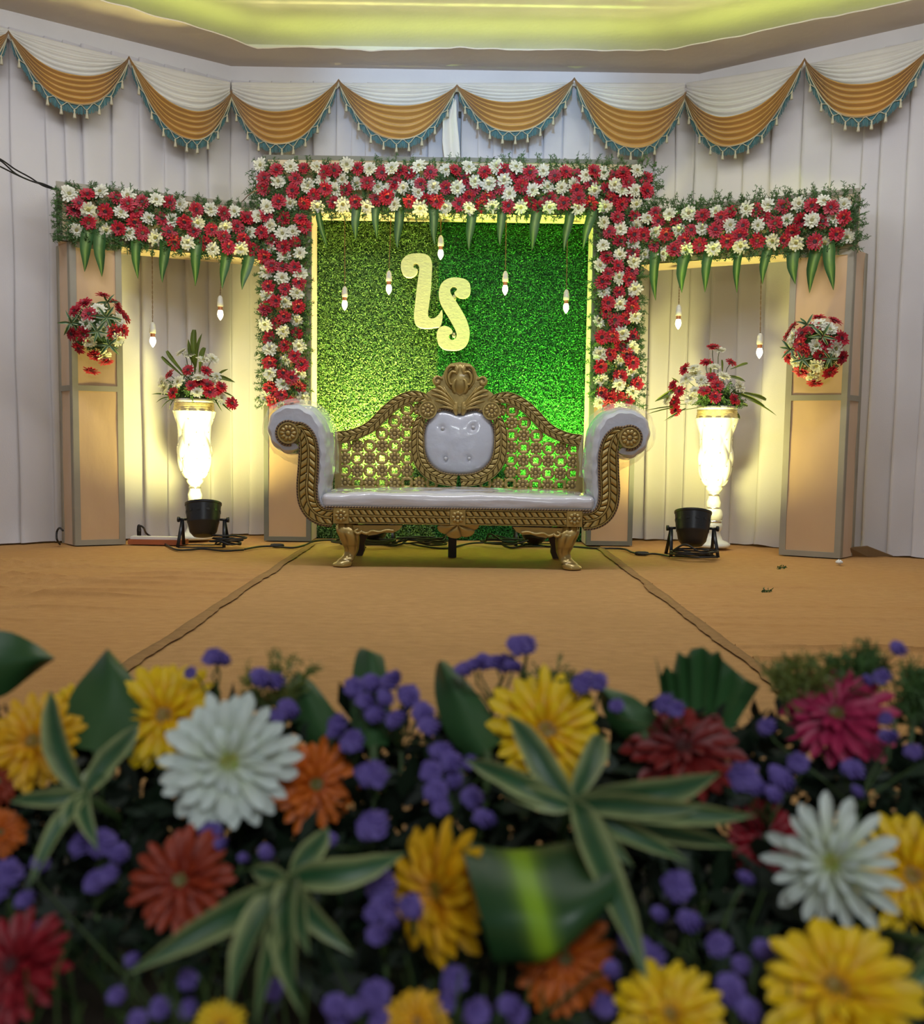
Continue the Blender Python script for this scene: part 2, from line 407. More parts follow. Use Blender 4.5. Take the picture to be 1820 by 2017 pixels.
def wr_mid(x, y):
    w = 0.004 * math.exp(-((y - 3.0 - 0.1 * x) / .02) ** 2) + 0.004 * math.exp(-((x - 0.5 + (y - 4.0) * 0.55) / .02) ** 2) * (1 if 3.3 < y < 4.2 else 0) + 0.003 * math.exp(-((y - 3.35) / .02) ** 2)
    return w + 0.0018 * mnoise.noise((x * 3, y * 5, 8)) + 0.001
carpet('carpet', -4.6, -1.035, 1.2, 6.34, 0.003, 'jute', 'tan jute carpet with rows of wrinkles on the left of the stage', wr_left, 36, 760)
carpet('carpet', 0.962, 4.6, 1.2, 6.30, 0.003, 'jute', 'flat tan jute carpet on the right of the stage', wr_right, 30, 640)
mid = carpet('carpet', -1.02, 0.945, 1.2, 6.0, 0.008, 'jute_mid', 'middle strip of tan jute carpet under the sofa, overlapping its neighbours', wr_mid, 40, 500)

for xe, sg in ((-1.02, 1), (0.945, -1)):        # turned-over edges of the middle strip, lip shade put into their darker jute
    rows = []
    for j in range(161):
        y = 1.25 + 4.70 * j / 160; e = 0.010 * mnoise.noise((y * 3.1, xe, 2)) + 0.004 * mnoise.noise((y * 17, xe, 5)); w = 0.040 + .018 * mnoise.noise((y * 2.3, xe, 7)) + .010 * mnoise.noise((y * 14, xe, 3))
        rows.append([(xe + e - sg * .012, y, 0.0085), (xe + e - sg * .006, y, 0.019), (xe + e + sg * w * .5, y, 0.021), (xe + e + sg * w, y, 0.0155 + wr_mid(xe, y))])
    b = MB(); b.grid(rows); b.obj('shaded_edge', 'jute_edge', mid)

# ---------------------------------------------------------------- pleated curtains
def curtain(A, B, z0, z1, pitch, depth, seed, label, off=0.0):
    o, t, n, L = wall_frame(A, B); o = o + t * .004; L -= .008; rnd = random.Random(seed)
    xs = []; x = 0.0; edges = [0.0]
    while edges[-1] < L: edges.append(edges[-1] + pitch * rnd.uniform(0.7, 1.35))
    edges[-1] = L
    cols = []
    for a, c in zip(edges, edges[1:]):
        w = c - a; d = depth * rnd.uniform(0.6, 1.3) * min(1, w / pitch)
        for k, h in ((0.0, 0.0), (-0.03, 0.35), (-0.035, 0.75), (0.02, 1.0), (0.12, 0.98), (0.35, 0.70), (0.6, 0.42), (0.8, 0.18), (0.93, 0.02)):
            cols.append((a + w * k, h * d, rnd.random()))
    cols.append((L, 0, 0)); nz = 36; rows = []
    for j in range(nz + 1):
        q = j / nz; z = z1 + (z0 - z1) * q; r = []
        for x, h, s in cols:
            wob = 0.012 * mnoise.noise((x * 2.2, z * 1.1, seed)) + 0.006 * mnoise.noise((x * 7, z * 2.5, seed + 3))
            foot = 0.03 * max(0, (0.10 - z) / 0.1) * (0.6 + mnoise.noise((x * 9, seed, z * 14)))
            p = o + t * (x + 0.012 * mnoise.noise((x * 3, z * 1.3, seed + 9))) + n * (off + h * (0.55 + 0.45 * q) + wob + foot)
            r.append((p.x, p.y, z + (0.012 * mnoise.noise((x * 8, seed, 1)) if j == nz else 0)))
        rows.append(r)
    b = MB(); b.grid(rows); ob = b.obj('curtain', 'drape')
    return tag(ob, label, 'curtain')
def lerp2(A, B, t): return (A[0] + (B[0] - A[0]) * t, A[1] + (B[1] - A[1]) * t)
ZT = 3.275
curtain(LE, lerp2(LE, BL, 0.47), 0.012, ZT, 0.30, 0.04, 1, 'white pleated curtain at the far left, beyond the left box pillar')
curtain(lerp2(LE, BL, 0.465), BL, 0.012, ZT, 0.15, 0.05, 2, 'white pleated curtain behind the left vase, lit warm from below')
curtain(BL, lerp2(BL, BR, 0.487), 0.012, ZT, 0.15, 0.048, 3, 'white pleated back wall curtain, left half above the flower arch')
curtain(lerp2(BL, BR, 0.493), BR, 0.012, ZT, 0.145, 0.048, 4, 'white pleated back wall curtain, right half above the flower arch')
curtain(BR, lerp2(BR, RE, 0.50), 0.012, ZT, 0.155, 0.05, 5, 'white pleated curtain behind the right vase, lit warm from below')
curtain(lerp2(BR, RE, 0.495), RE, 0.012, ZT, 0.20, 0.04, 6, 'white pleated curtain at the far right, beyond the right box pillar')
# narrow cream tail of cloth hanging where the two back curtains meet
pl = [P(893, 195, 6.50), P(886, 235, 6.5), P(888, 280, 6.5), P(893, 335, 6.5)]
rows = []
for i, p in enumerate(pl):
    w = (0.02, 0.05, 0.06, 0.055)[i]
    rows.append([p + Vector((k * w * 2, -0.02 * math.cos(k * 9), 0)) for k in (-.5, -.3, -.1, .1, .3, .5)])
b = MB(); b.grid(rows); tag(b.obj('cloth_tail', 'swag_white'), 'narrow cream cloth tail hanging between the two middle swags', 'cloth')

# ---------------------------------------------------------------- swag valance
tas = MB(); tas.lathe([(0.001, 0), (0.006, -0.003), (0.007, -0.012), (0.004, -0.018), (0.006, -0.022), (0.011, -0.05), (0.0105, -0.055)], 8)
TASSEL = tas.mesh('tassel', 'cream_cord')
def swag(wallA, wallB, a, bq, ga, gb, wm, gm, label, n=44):
    """a,bq: top corners; ga,gb: gold cloth's corners (y); wm,gm: lowest points of white and gold (y)"""
    o, t, nrm, L = wall_frame(wallA, wallB)
    def pt(px, py): return on_plane(px, py, wallA, wallB, 0.07)
    A, B = pt(*a), pt(*bq); GA, GB = pt(a[0], ga), pt(bq[0], gb)
    mx = (a[0] + bq[0]) / 2; WM, GM = pt(mx, wm), pt(mx, gm)
    sagW = (GA.z + GB.z) / 2 - WM.z; sagG = (GA.z + GB.z) / 2 - GM.z
    root = thing('swag_valance', label, 'valance', ((A + B) / 2).to_tuple(), 'white and gold swags along the top of the stage walls')
    def s(u): return 1 - abs(2 * u - 1) ** 2.3
    sd = random.Random(label).random() * 50
    def top(u): return A.lerp(B, u)
    def wbot(u): p = GA.lerp(GB, u); p.z -= sagW * s(u); return p
    def gbot(u): p = GA.lerp(GB, u); p.z -= sagG * s(u); return p
    nw = 40; rows = []
    for j in range(nw + 1):
        w = j / nw; r = []
        for i in range(n + 1):
            u = i / n; e = math.sin(PI * u)
            fold = 0.017 * math.sin(2 * PI * (6.5 * w + 0.25 * mnoise.noise((u * 2, w * 2, sd)))) * min(1, 3.2 * e) * (0.25 + w)
            p = top(u).lerp(wbot(u), w); out = -0.02 + 0.06 * (e ** 0.7) * w + fold
            r.append(p + nrm * out)
        rows.append(r)
    b = MB(); b.grid(rows); b.obj('white_cloth', 'swag_white', root)
    rows = []; nw = 48
    for j in range(nw + 1):
        w = j / nw; r = []
        for i in range(n + 1):
            u = i / n; e = math.sin(PI * u)
            fold = 0.019 * math.sin(2 * PI * (5.2 * w ** 0.9 + 0.3 * mnoise.noise((u * 2.4, w * 2, sd + 7)))) * min(1, 2.5 * e + 0.15)
            p = (wbot(u) + Vector((0, 0, 0.02))).lerp(gbot(u), w); out = 0.03 + 0.075 * (e ** 0.6) * (0.6 + 0.4 * w) + fold
            if i in (0, n): p.z += 0.01
            r.append(p + nrm * out)
        rows.append(r)
    b = MB(); b.grid(rows); b.obj('gold_cloth', 'swag_gold', root)
    # fringe strands, cream zigzag net and tassels along the hem
    b = MB(); hem = []
    for i in range(241):
        u = 0.02 + 0.96 * i / 240; e = math.sin(PI * u); hem.append(gbot(u) + nrm * (0.03 + 0.075 * e ** 0.6 + 0.004))
    rnd = random.Random(label)
    for i in range(240):
        for q in (0.0, 0.5):
            p = hem[i].lerp(hem[i + 1], q); w = 0.0015; l = 0.055 + rnd.uniform(-.006, .008); dx = rnd.uniform(-.004, .004); oo = nrm * rnd.uniform(-.006, .004)
            k = len(b.v)
            for v in (p - t * w, p + t * w, p + t * (w * 0.7 + dx) + oo - Vector((0, 0, l)), p - t * (w * 0.7 - dx) + oo - Vector((0, 0, l))): b.vert(v)
            b.f.append((k, k + 1, k + 2, k + 3))
    stuff(b.obj('fringe', 'fringe_teal', root))
    nt = 9; zz = []
    for k in range(nt * 2 + 1):
        p = hem[int(240 * k / (nt * 2))]; zz.append(p + nrm * 0.008 - Vector((0, 0, 0.003 if k % 2 == 0 else 0.034)))
    pts = spline([q.to_tuple() for q in zz], nt * 10 + 1)
    b = MB(); b.tube([h + nrm * 0.006 for h in hem[::4]], 0.0045, 5); nb = b.obj('hem_braid', 'cream_cord', root)
    b = MB(); b.tube(pts, 0.0028, 5); b.obj('net_cord', 'cream_cord', root)
    for k in range(nt):
        p = zz[2 * k + 1]; link('tassel', TASSEL, root, Matrix.Translation(p - Vector((0, 0, 0.001))))
WL, WB, WR = (LE, BL), (BL, BR), (BR, RE)
swag(*WL, (-215, -8), (15, 54), 10, 74, 90, 160, 'white and gold swag cut off by the left edge of the picture')
swag(*WL, (15, 54), (252, 114), 72, 122, 160, 214, 'outermost white and gold swag on the left wall, hanging above the three wires')
swag(*WL, (252, 114), (455, 160), 122, 187, 225, 281, 'white and gold swag on the left wall next to the room corner')
swag(*WB, (455, 160), (668, 161), 187, 167, 232, 294, 'white and gold swag above the left flower column, first on the back wall')
swag(*WB, (668, 161), (900, 161), 167, 178, 222, 285, 'white and gold swag left of the middle cloth tail, bright yellow edge')
swag(*WB, (900, 161), (1130, 160), 178, 164, 214, 270, 'shortest white and gold swag, right of the middle cloth tail')
swag(*WB, (1130, 160), (1350, 161), 164, 190, 231, 301, 'white and gold swag above the right flower column, deepest one of the back wall')
swag(*WR, (1350, 161), (1587, 124), 190, 126, 236, 294, 'white and gold swag on the right wall next to the room corner')
swag(*WR, (1587, 124), (1830, 72), 126, 108, 178, 240, 'outermost white and gold swag on the right wall')

# ---------------------------------------------------------------- cloth-covered box pillars and beams of the stage set
def boxframe(name, label, cat, A, B, depth, z0, z1, bars, group, m='box_cloth', bar=0.035, barm='frame_bar', cross=(), splay=None):
    """a cloth box: front face on the line A-B (x,y), depth towards the wall; timber bars show through the cloth"""
    o, t, n, L = wall_frame(A, B)
    if splay: n = -Vector((*splay, 0)).normalized()
    M = Matrix(((t.x, n.x, 0, o.x), (t.y, n.y, 0, o.y), (0, 0, 1, 0), (0, 0, 0, 1)))
    c = lerp2(A, B, 0.5); root = thing(name, label, cat, (c[0], c[1], z0), group)
    nx, nz = 10, 50; rows = []
    def dent(u, q, sd): return -0.006 * math.sin(PI * u) + 0.006 * mnoise.noise((u * 2.5 + q * 3, q * 9, sd))
    sd = random.Random(label).random() * 30
    b = MB()
    for face in range(4):
        rows = []
        for j in range(nz + 1):
            q = j / nz; z = z0 + (z1 - z0) * q; r = []
            for i in range(nx + 1):
                u = i / nx; d = dent(u, q, sd + face * 5) if 0 < i < nx and 0 < j < nz else 0
                p = ((u * L, d, z), (L + d, -u * depth, z), (L - u * L, -depth - d, z), (-d, -depth + u * depth, z))[face]
                r.append(M @ Vector(p))
            rows.append(r)
        b.grid(rows)
    b.f.append(tuple(b.vert(M @ Vector(p)) for p in ((0, 0, z0), (L, 0, z0), (L, -depth, z0), (0, -depth, z0))))
    b.f.append(tuple(b.vert(M @ Vector(p)) for p in ((0, 0, z1), (L, 0, z1), (L, -depth, z1), (0, -depth, z1))))
    b.obj('cloth_cover', m, root, sharp=35)
    e = 0.003
    def bar_(lo, hi):
        q = MB(); q.box(lo, hi, M); q.obj('frame_bar', barm, root, smooth=False)
    if 'edges' in bars:
        bar_((0, -bar, z0), (bar, e, z1)); bar_((L - bar, -bar, z0), (L, e, z1))
        bar_((-e, -bar, z0), (0, 0, z1)); bar_((L, -bar, z0), (L + e, 0, z1))
    if 'back' in bars:
        bar_((-e, -depth, z0), (0.004, -depth + bar, z1)); bar_((L - 0.004, -depth, z0), (L + e, -depth + bar, z1))
    if 'hor' in bars:
        bar_((bar, -bar, z0), (L - bar, e, z0 + bar)); bar_((bar, -bar, z1 - bar), (L - bar, e, z1))
    for zc in cross:
        bar_((bar, -bar, zc - bar / 2), (L - bar, e, zc + bar / 2)); bar_((-e, -depth + bar, zc - bar / 2), (0.004, -bar, zc + bar / 2)); bar_((L - 0.004, -depth + bar, zc - bar / 2), (L + e, -bar, zc + bar / 2))
    return root
def xy(v): return (v.x, v.y)
# outer pillars: corners read on the floor
LPa, LPb = xy(floor_pt(147, 1079)), xy(floor_pt(245, 1075))
RPa, RPb = xy(floor_pt(1539, 1097)), xy(floor_pt(1653, 1103))
YC = 6.12
CL0, CL1 = P(520, 800, YC).x, P(612, 620, YC).x
CR0, CR1 = P(1166, 620, YC).x, P(1252, 800, YC).x
# each wing lies in one vertical plane, from the middle post through the outer post
LBb, RBa = (CL0 - 0.003, YC + 0.02), (CR1 + 0.003, YC + 0.02)
lm, rm = lerp2(LPa, LPb, 0.5), lerp2(RPa, RPb, 0.5)
LPa, LPb = xy(on_plane(141, 700, lm, LBb)), xy(on_plane(241, 700, lm, LBb))
RPa, RPb = xy(on_plane(1551, 700, RBa, rm)), xy(on_plane(1673, 700, RBa, rm))
LBa, RBb = xy(on_plane(112, 420, lm, LBb)), xy(on_plane(1690, 430, RBa, rm))
PG = 'cloth-covered box pillars of the stage set'
boxframe('box_post', 'tall tan cloth box pillar carrying the left round flower ball', 'pillar', LPa, LPb, 0.22, 0.012, 1.93, ('edges', 'back', 'hor'), PG, cross=(1.02,), splay=(-.70, .72))
boxframe('box_post', 'tall tan cloth box pillar carrying the right round flower ball', 'pillar', RPa, RPb, 0.22, 0.012, 1.93, ('edges', 'back', 'hor'), PG, cross=(1.02,), splay=(.70, .72))
boxframe('box_post', 'tan cloth box pillar behind the left flower column and sofa arm', 'pillar', (CL0, YC), (CL1, YC), 0.26, 0.012, 2.25, ('edges', 'hor'), PG, bar=0.03, barm='bar_dark')
boxframe('box_post', 'tan cloth box pillar behind the right flower column and sofa arm', 'pillar', (CR0, YC), (CR1, YC), 0.26, 0.012, 2.25, ('edges', 'hor'), PG, bar=0.03, barm='bar_dark')
BG = 'cloth-covered box beams of the stage set'
boxframe('box_beam', 'long cream cloth box beam over the grass backdrop', 'beam', (CL0, YC), (CR1, YC), 0.26, 2.252, 2.612, ('edges', 'hor'), BG, m='beam_cloth', bar=0.03, barm='bar_dark')
# wing beams run from the outer pillars in to the middle pillars
boxframe('box_beam', 'cream cloth box beam of the left wing, over the left vase', 'beam', LBa, LBb, 0.27, 1.932, 2.29, ('edges', 'hor'), BG, m='beam_cloth', bar=0.03)
boxframe('box_beam', 'cream cloth box beam of the right wing, over the right vase', 'beam', RBa, RBb, 0.27, 1.932, 2.29, ('edges', 'hor'), BG, m='beam_cloth', bar=0.03)

# ---------------------------------------------------------------- grass backdrop, made of two rolls
YG = 6.40
root = thing('grass_backdrop', 'green artificial grass backdrop panel behind the two letters', 'backdrop', (0, YG, 0))
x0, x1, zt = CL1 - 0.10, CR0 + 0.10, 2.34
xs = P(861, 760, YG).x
b = MB(); b.box((x0, YG + 0.012, 0.002), (x1, YG + 0.05, zt)); b.obj('backing_board', 'turf_mat', root, smooth=False)
def turf(xa, xb, n, seed, m, lx, lz):
    rnd = random.Random(seed); b = MB()
    for i in range(n):
        x, z = rnd.uniform(xa, xb), rnd.uniform(0.01, zt)
        a = rnd.gauss(lx, 0.9); e = rnd.gauss(lz, 0.7); l = rnd.uniform(0.014, 0.027); w = rnd.uniform(0.0016, 0.0030)
        d = Vector((a, -1.0, e)).normalized() * l; s = d.cross(Vector((rnd.gauss(0, 1), rnd.gauss(0, .4), rnd.gauss(0, 1)))).normalized() * w
        p = Vector((x, YG + 0.012, z)); k = len(b.v); dr = Vector((0, 0, -0.25 * l))
        for v in (p - s, p + s, p + d * 0.65 + s, p + d * 0.65 - s): b.vert(v)
        b.vert(p + d + dr * 0.5)
        b.f.append((k, k + 1, k + 2, k + 3)); b.f.append((k + 3, k + 2, k + 4))
    ob = MB.obj(b, 'grass_blades', m, root, smooth=False); stuff(ob); return ob
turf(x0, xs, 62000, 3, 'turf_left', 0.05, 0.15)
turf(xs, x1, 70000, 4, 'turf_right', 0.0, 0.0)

# ---------------------------------------------------------------- two thick foam letters
L_OUT = [(693, 372), (697, 340), (694, 318), (684, 305), (670, 304), (660, 315), (662, 329), (675, 335), (686, 342), (681, 362), (662, 381), (640, 388), (612, 382), (592, 358), (584, 325), (590, 290), (612, 262), (645, 247), (690, 243), (730, 247), (758, 263), (772, 295), (773, 340), (767, 450), (757, 540), (749, 600), (754, 630), (775, 640), (800, 630), (818, 610), (829, 591), (836, 592), (838, 625), (833, 660), (822, 687), (790, 693), (760, 698), (720, 697), (690, 688), (670, 665), (664, 620), (672, 540), (682, 450)]
S_OUT = [(1008, 455), (1002, 425), (978, 402), (935, 391), (895, 391), (855, 405), (827, 435), (815, 480), (820, 530), (840, 575), (868, 620), (895, 668), (915, 706), (924, 735), (918, 758), (900, 770), (884, 764), (876, 749), (884, 734), (896, 728), (898, 712), (878, 692), (850, 684), (825, 692), (808, 712), (802, 745), (808, 780), (825, 810), (855, 828), (900, 832), (940, 828), (975, 808), (995, 775), (1003, 735), (1000, 700), (985, 650), (960, 600), (930, 550), (902, 510), (888, 485), (885, 463), (895, 448), (912, 446), (925, 456), (924, 468), (912, 478), (912, 492), (930, 507), (960, 515), (988, 508), (1003, 490), (1009, 470)]
def letter(name, out, label):
    YL = 6.25
    pts = [P(600 + x / 3.0847, 420 + y / 3.0847, YL) for x, y in out]
    pts = [(p.x, p.z) for p in pts]
    pts = [q[:2] for q in spline([(*p,) for p in pts + pts[:1]], len(pts) * 3)][:-1]
    c = (sum(p[0] for p in pts) / len(pts), sum(p[1] for p in pts) / len(pts))
    root = thing(name, label, 'letter', (c[0], YL, c[1]))
    tri = tessellate_polygon([[Vector((p[0], p[1], 0)) for p in pts]])
    b = MB(); b.v = [(p[0], YL, p[1]) for p in pts]; b.c = [None] * len(pts); b.f = [tuple(t) for t in tri]; b.obj('front_face', 'foam', root, smooth=False)
    b = MB(); b.grid([[(p[0], YL, p[1]) for p in pts], [(p[0], YL + 0.05, p[1]) for p in pts]], closed_v=True); b.obj('side_edge', 'foam_edge', root)
    for k in (0.25, 0.75):
        p = pts[int(len(pts) * k)]; q = MB(); z = c[1] + (0.12 if k < .5 else -0.14)
        q.tube([(c[0], YL + 0.03, z), (c[0], YG + 0.002, z)], 0.012, 8); q.obj('fixing_pin', 'foam_edge', root)
letter('letter_l', L_OUT, 'pale yellow foam letter L with a curled top on the grass backdrop')
letter('letter_s', S_OUT, 'pale yellow foam letter S with curled ends on the grass backdrop')
# ================================================================ gerberas
def petal_geo(b, L0, L1, w, ang, cup, droop, base, tip, jit, rnd):
    """one petal from radius L0 to L1 around +Z, cupped upwards"""
    c, s = math.cos(ang), math.sin(ang); up0 = jit
    def q(r, side, z): return (c * r - s * side, s * r + c * side, z)
    def h(r): k = (r - L0) / (L1 - L0); return up0 + cup * k - droop * k * k
    rm, rt = L0 + (L1 - L0) * 0.55, L0 + (L1 - L0) * 0.9
    k = len(b.v); mid = tuple((x + y) / 2 for x, y in zip(base, tip))
    b.vert(q(L0, -w * .22, h(L0)), base); b.vert(q(L0, w * .22, h(L0)), base)
    b.vert(q(rm, -w * .5, h(rm) + w * .10), mid); b.vert(q(rm, 0, h(rm) - w * .05), mid); b.vert(q(rm, w * .5, h(rm) + w * .10), mid)
    b.vert(q(rt, -w * .36, h(rt) + w * .03), tip); b.vert(q(rt, w * .36, h(rt) + w * .03), tip); b.vert(q(L1, 0, h(L1)), tip)
    b.f += [(k, k + 3, k + 2), (k, k + 1, k + 3), (k + 1, k + 4, k + 3), (k + 2, k + 3, k + 5), (k + 3, k + 6, k + 5), (k + 3, k + 4, k + 6), (k + 5, k + 6, k + 7)]
def gerbera_mesh(seed, base, tip, n1=17, n2=13, cup=0.10, ragged=0.08):
    rnd = random.Random(seed); b = MB()
    for ring, (n, lo, hi, up, cu) in enumerate(((n1, .16, 1.0, 0.0, cup), (n2, .14, .80, .05, cup + .10), (10, .13, .46, .07, cup + .12))):
        for i in range(n):
            if rnd.random() < 0.03: continue
            a = 2 * PI * (i + rnd.uniform(-.22, .22) + ring * .5) / n
            l = hi * (1 + rnd.uniform(-ragged * 1.6, ragged))
            sh = rnd.uniform(.86, 1.1); bb = tuple(x * sh for x in base); tt = tuple(x * sh for x in tip)
            petal_geo(b, lo, l, (2.0 * PI * .74 / n1) * rnd.uniform(.85, 1.1), a, cu + rnd.uniform(-.09, .12), rnd.uniform(0, .16), bb, tt, up, rnd)
    return b.mesh('gerbera', 'petal')
def disc_mesh(seed, inner, outer, r=.22):
    rnd = random.Random(seed); b = MB(); n = 14; rows = []; cols = []
    for k, (rr, z) in enumerate(((r, .05), (r * .95, .12), (r * .7, .15), (r * .4, .13), (r * .08, .12))):
        t = k / 4; col = tuple(o + (i - o) * t for o, i in zip(outer, inner))
        rows.append([(rr * (1 + rnd.uniform(-.08, .08)) * math.cos(2 * PI * i / n), rr * (1 + rnd.uniform(-.08, .08)) * math.sin(2 * PI * i / n), z + rnd.uniform(-.015, .015)) for i in range(n)])
        cols.append([tuple(c * rnd.uniform(.75, 1.2) for c in col) for i in range(n)])
    b.grid(rows, closed_v=True, cols=cols); b.f.append(tuple(4 * n + i for i in range(n)))
    return b.mesh('flower_disc', 'petal')
RED = [gerbera_mesh(10 + i, (0.24, 0.003, 0.012), (0.50, 0.012, 0.038)) for i in range(4)]
WHT = [gerbera_mesh(30 + i, (0.60, 0.61, 0.42), (0.76, 0.75, 0.64), 15, 11, 0.12, .12) for i in range(4)]
RDISC = [disc_mesh(5, (0.05, 0.008, 0.010), (0.020, 0.002, 0.004), .24), disc_mesh(6, (0.16, 0.10, 0.03), (0.04, 0.003, 0.006), .22)]
WDISC = [disc_mesh(8, (0.33, 0.31, 0.10), (0.26, 0.23, 0.07)), disc_mesh(9, (0.30, 0.25, 0.07), (0.30, 0.30, 0.12), .24)]
def put_gerbera(parent, pos, d, kind, size, rnd):
    M = facing(pos, d, rnd.uniform(0, 6.28), size)
    g = link('gerbera', rnd.choice(RED if kind == 'R' else WHT), parent, M)
    dm = (RDISC[0] if rnd.random() < .88 else RDISC[1]) if kind == 'R' else rnd.choice(WDISC)
    link('flower_disc', dm, g)
    return g
def sprig(b, p, d, l, rnd, n=9, wide=.0022, sl=.03):
    """feathery asparagus fern: a thin stalk with side needles"""
    p = Vector(p); d = Vector(d).normalized(); q = p + d * l
    def quad(a, c, w):
        s = (c - a).cross(Vector((rnd.gauss(0, .4), 1, rnd.gauss(0, .4)))).normalized() * w; k = len(b.v)
        for v in (a - s, a + s, c + s * .3, c - s * .3): b.vert(v)
        b.f.append((k, k + 1, k + 2, k + 3))
    quad(p, q, wide * .7)
    for i in range(n):
        t = .2 + .8 * i / n; a = p.lerp(q, t); e = (d * .5 + Vector((rnd.gauss(0, 1), rnd.gauss(0, .5), rnd.gauss(0, 1)))).normalized()
        ln = sl * rnd.uniform(.5, 1.2) * (1.1 - .5 * t); quad(a, a + e * ln, wide)
        for m in range(2): quad(a + e * ln * (.4 + .3 * m), a + e * ln * (.4 + .3 * m) + (e + Vector((rnd.gauss(0, 1), rnd.gauss(0, .5), rnd.gauss(0, 1)))).normalized() * ln * .6, wide * .8)

# strap leaves with a pale stripe (local +X = from base to tip, +Z = upper side)
def strap_leaf(seed, w=.11, arch=.08, stripe=(0.30, 0.42, 0.07), edge=(0.022, 0.085, 0.018), prof=None, edge_pale=False, curl=0.0, m='leafcol', n=12):
    rnd = random.Random(seed); b = MB(); rows = []; cols = []
    for i in range(n + 1):
        t = i / n
        wd = w * (interp(prof, t) if prof else (math.sin(PI * min(1, t ** .7)) ** .8 * .9 + .1) * (1 if t < .97 else .4))
        row = []; cc = []
        for j, u in enumerate((-1, -.72, -.3, 0, .3, .72, 1)):
            z = arch * math.sin(PI * t) - curl * t * t + .35 * wd * abs(u) ** 1.5
            row.append((t, u * wd / 2 + .012 * math.sin(6 * t + seed), z))
            if edge_pale: c = stripe if abs(u) > .8 else (tuple((a + e) / 2 for a, e in zip(stripe, edge)) if abs(u) > .6 else edge)
            else: c = stripe if abs(u) < .2 else (tuple(.35 * a + .65 * e for a, e in zip(stripe, edge)) if abs(u) < .35 else edge)
            k = rnd.uniform(.85, 1.15); cc.append(tuple(x * k for x in c))
        rows.append(row); cols.append(cc)
    b.grid(rows, cols=cols); return b.mesh('leaf', m)
HANG = [strap_leaf(s, .19, .03 * (s % 3), stripe=(0.20, 0.33, 0.05), prof=((0, .75), (.25, 1), (.6, .8), (.85, .36), (1, .03)), curl=.06 * (s % 2)) for s in range(3)]
VAR = [strap_leaf(s, .17, a, stripe=(0.36, 0.41, 0.18), edge=(0.022, 0.085, 0.030), edge_pale=True, curl=c, prof=((0, .35), (.2, .85), (.45, 1), (.75, .7), (1, .03))) for s, (a, c) in enumerate(((.10, 0), (.16, .15), (.05, .3), (.2, .35)))]
def put_leaf(parent, base, tip, zh, mesh, wscale=1.0, name='leaf'):
    d = Vector(tip) - Vector(base); l = d.length; R = basis(d, zh).to_4x4()
    return link(name, mesh, parent, Matrix.Translation(base) @ R @ Matrix.Diagonal((l, l * wscale, l, 1)))

# ---------------------------------------------------------------- garlands on the stage set (flower places read off the photograph's crops)
def rd(x0, y0, s, txt):
    out = []
    for w in txt.split():
        k, r = w[0], w[1:].split(','); out.append((k, x0 + float(r[0]) / s, y0 + float(r[1]) / s))
    return out
CEN = rd(490, 310, 7, "W160,110 R380,175 W575,130 R755,150 W940,130 R1180,185 W1350,100 R1500,150 W1665,155 R215,285 W405,330 R640,295 W1020,315 R1040,200 W1290,305 W1495,360 R1635,355 R190,430 R605,460 W815,390 R1050,435 W1190,445 R1340,445 R410,610 W570,630 R765,630 R895,520 W945,680 R1165,620 W1295,650 R1470,615 W1625,680 R1755,580")
CEN += rd(750, 310, 7, "R15,210 W150,145 R275,185 W525,115 R390,215 R685,205 W900,175 R1030,175 W1215,135 R1150,290 R1435,200 W1595,125 R1700,185 W1700,320 R195,350 W450,295 R550,370 W310,420 W725,410 R900,420 W1055,420 W1295,335 W1490,365 R1625,415 R1270,420 R85,545 W190,650 R395,605 W515,485 W545,700 R625,590 R775,605 W885,690 R1080,645 R1215,545 W1215,700 R1380,660 R1475,560 W1545,675 W1775,500 R1760,670 W140,440 W-40,410")
CEN += rd(1010, 310, 6.276, "W40,115 R45,235 R210,190 W375,170 R520,230 R660,180 R790,220 W905,220 R1010,170 W1120,195 R1250,220 R1365,190 W1540,160 R1645,260 R110,355 W245,405 R330,280 W430,365 W600,375 W755,330 R960,320 R790,400 W1010,410 R1160,400 W1260,340 W1350,400 R1430,310 W1520,405 R1660,415 R210,540 W100,620 R315,620 W455,615 R455,500 R630,565 R815,505 W810,630 R960,575 R1215,520 R1345,580 R1420,485 W1140,610 W1525,580")
LW = rd(90, 340, 7, "W325,290 R575,295 W750,260 R460,425 R390,525 W585,515 R970,345 W1130,310 R1330,405 W1525,375 R1710,420 R820,535 W1040,545 R1130,430 R1240,540 R590,695 W425,795 W830,800 R1000,770 R1220,685 W1420,625 W1155,835 R1335,835 W1505,895 R1610,640 W1740,655 R1700,820 R1770,960")
LW += rd(330, 370, 9.1, "W225,300 R515,395 W770,390 R1015,460 W1195,425 R300,615 W545,625 R1430,530 W1620,500 R790,750 W1040,715 R1245,690 W1475,795 R1690,800 R465,790 R680,1000 W355,980 R1010,870 W800,1100 R1090,1060 R1360,920 W1310,1090 R1525,1100")
LC = rd(490, 400, 9.607, "W345,70 W180,240 R335,230 R655,290 R975,295 R1070,450 W400,430 W635,575 W835,540 R20,290 R245,560 R430,690 R650,830 R880,755 W385,840 W670,990 W965,950 R300,1020 R430,1190 R640,1200 R870,1215 W330,1310 W630,1415 W970,1330 R375,1580 R950,1510 R690,1630 W350,1750 W910,1700 R515,1850 W690,1870 R945,1960 R390,1930")
LC += rd(490, 600, 9.171, "R290,90 R635,215 W290,360 R485,345 W870,295 W625,485 R870,510 R370,610 R645,730 W380,800 W910,750 R825,930 R385,1050 W665,1015 R955,1085 R620,1235 W380,1250 W900,1250 R770,1320 R385,1500 W625,1445 R930,1510 R590,1630 W310,1680 R425,1755 W980,1690 R785,1790 W600,1830")
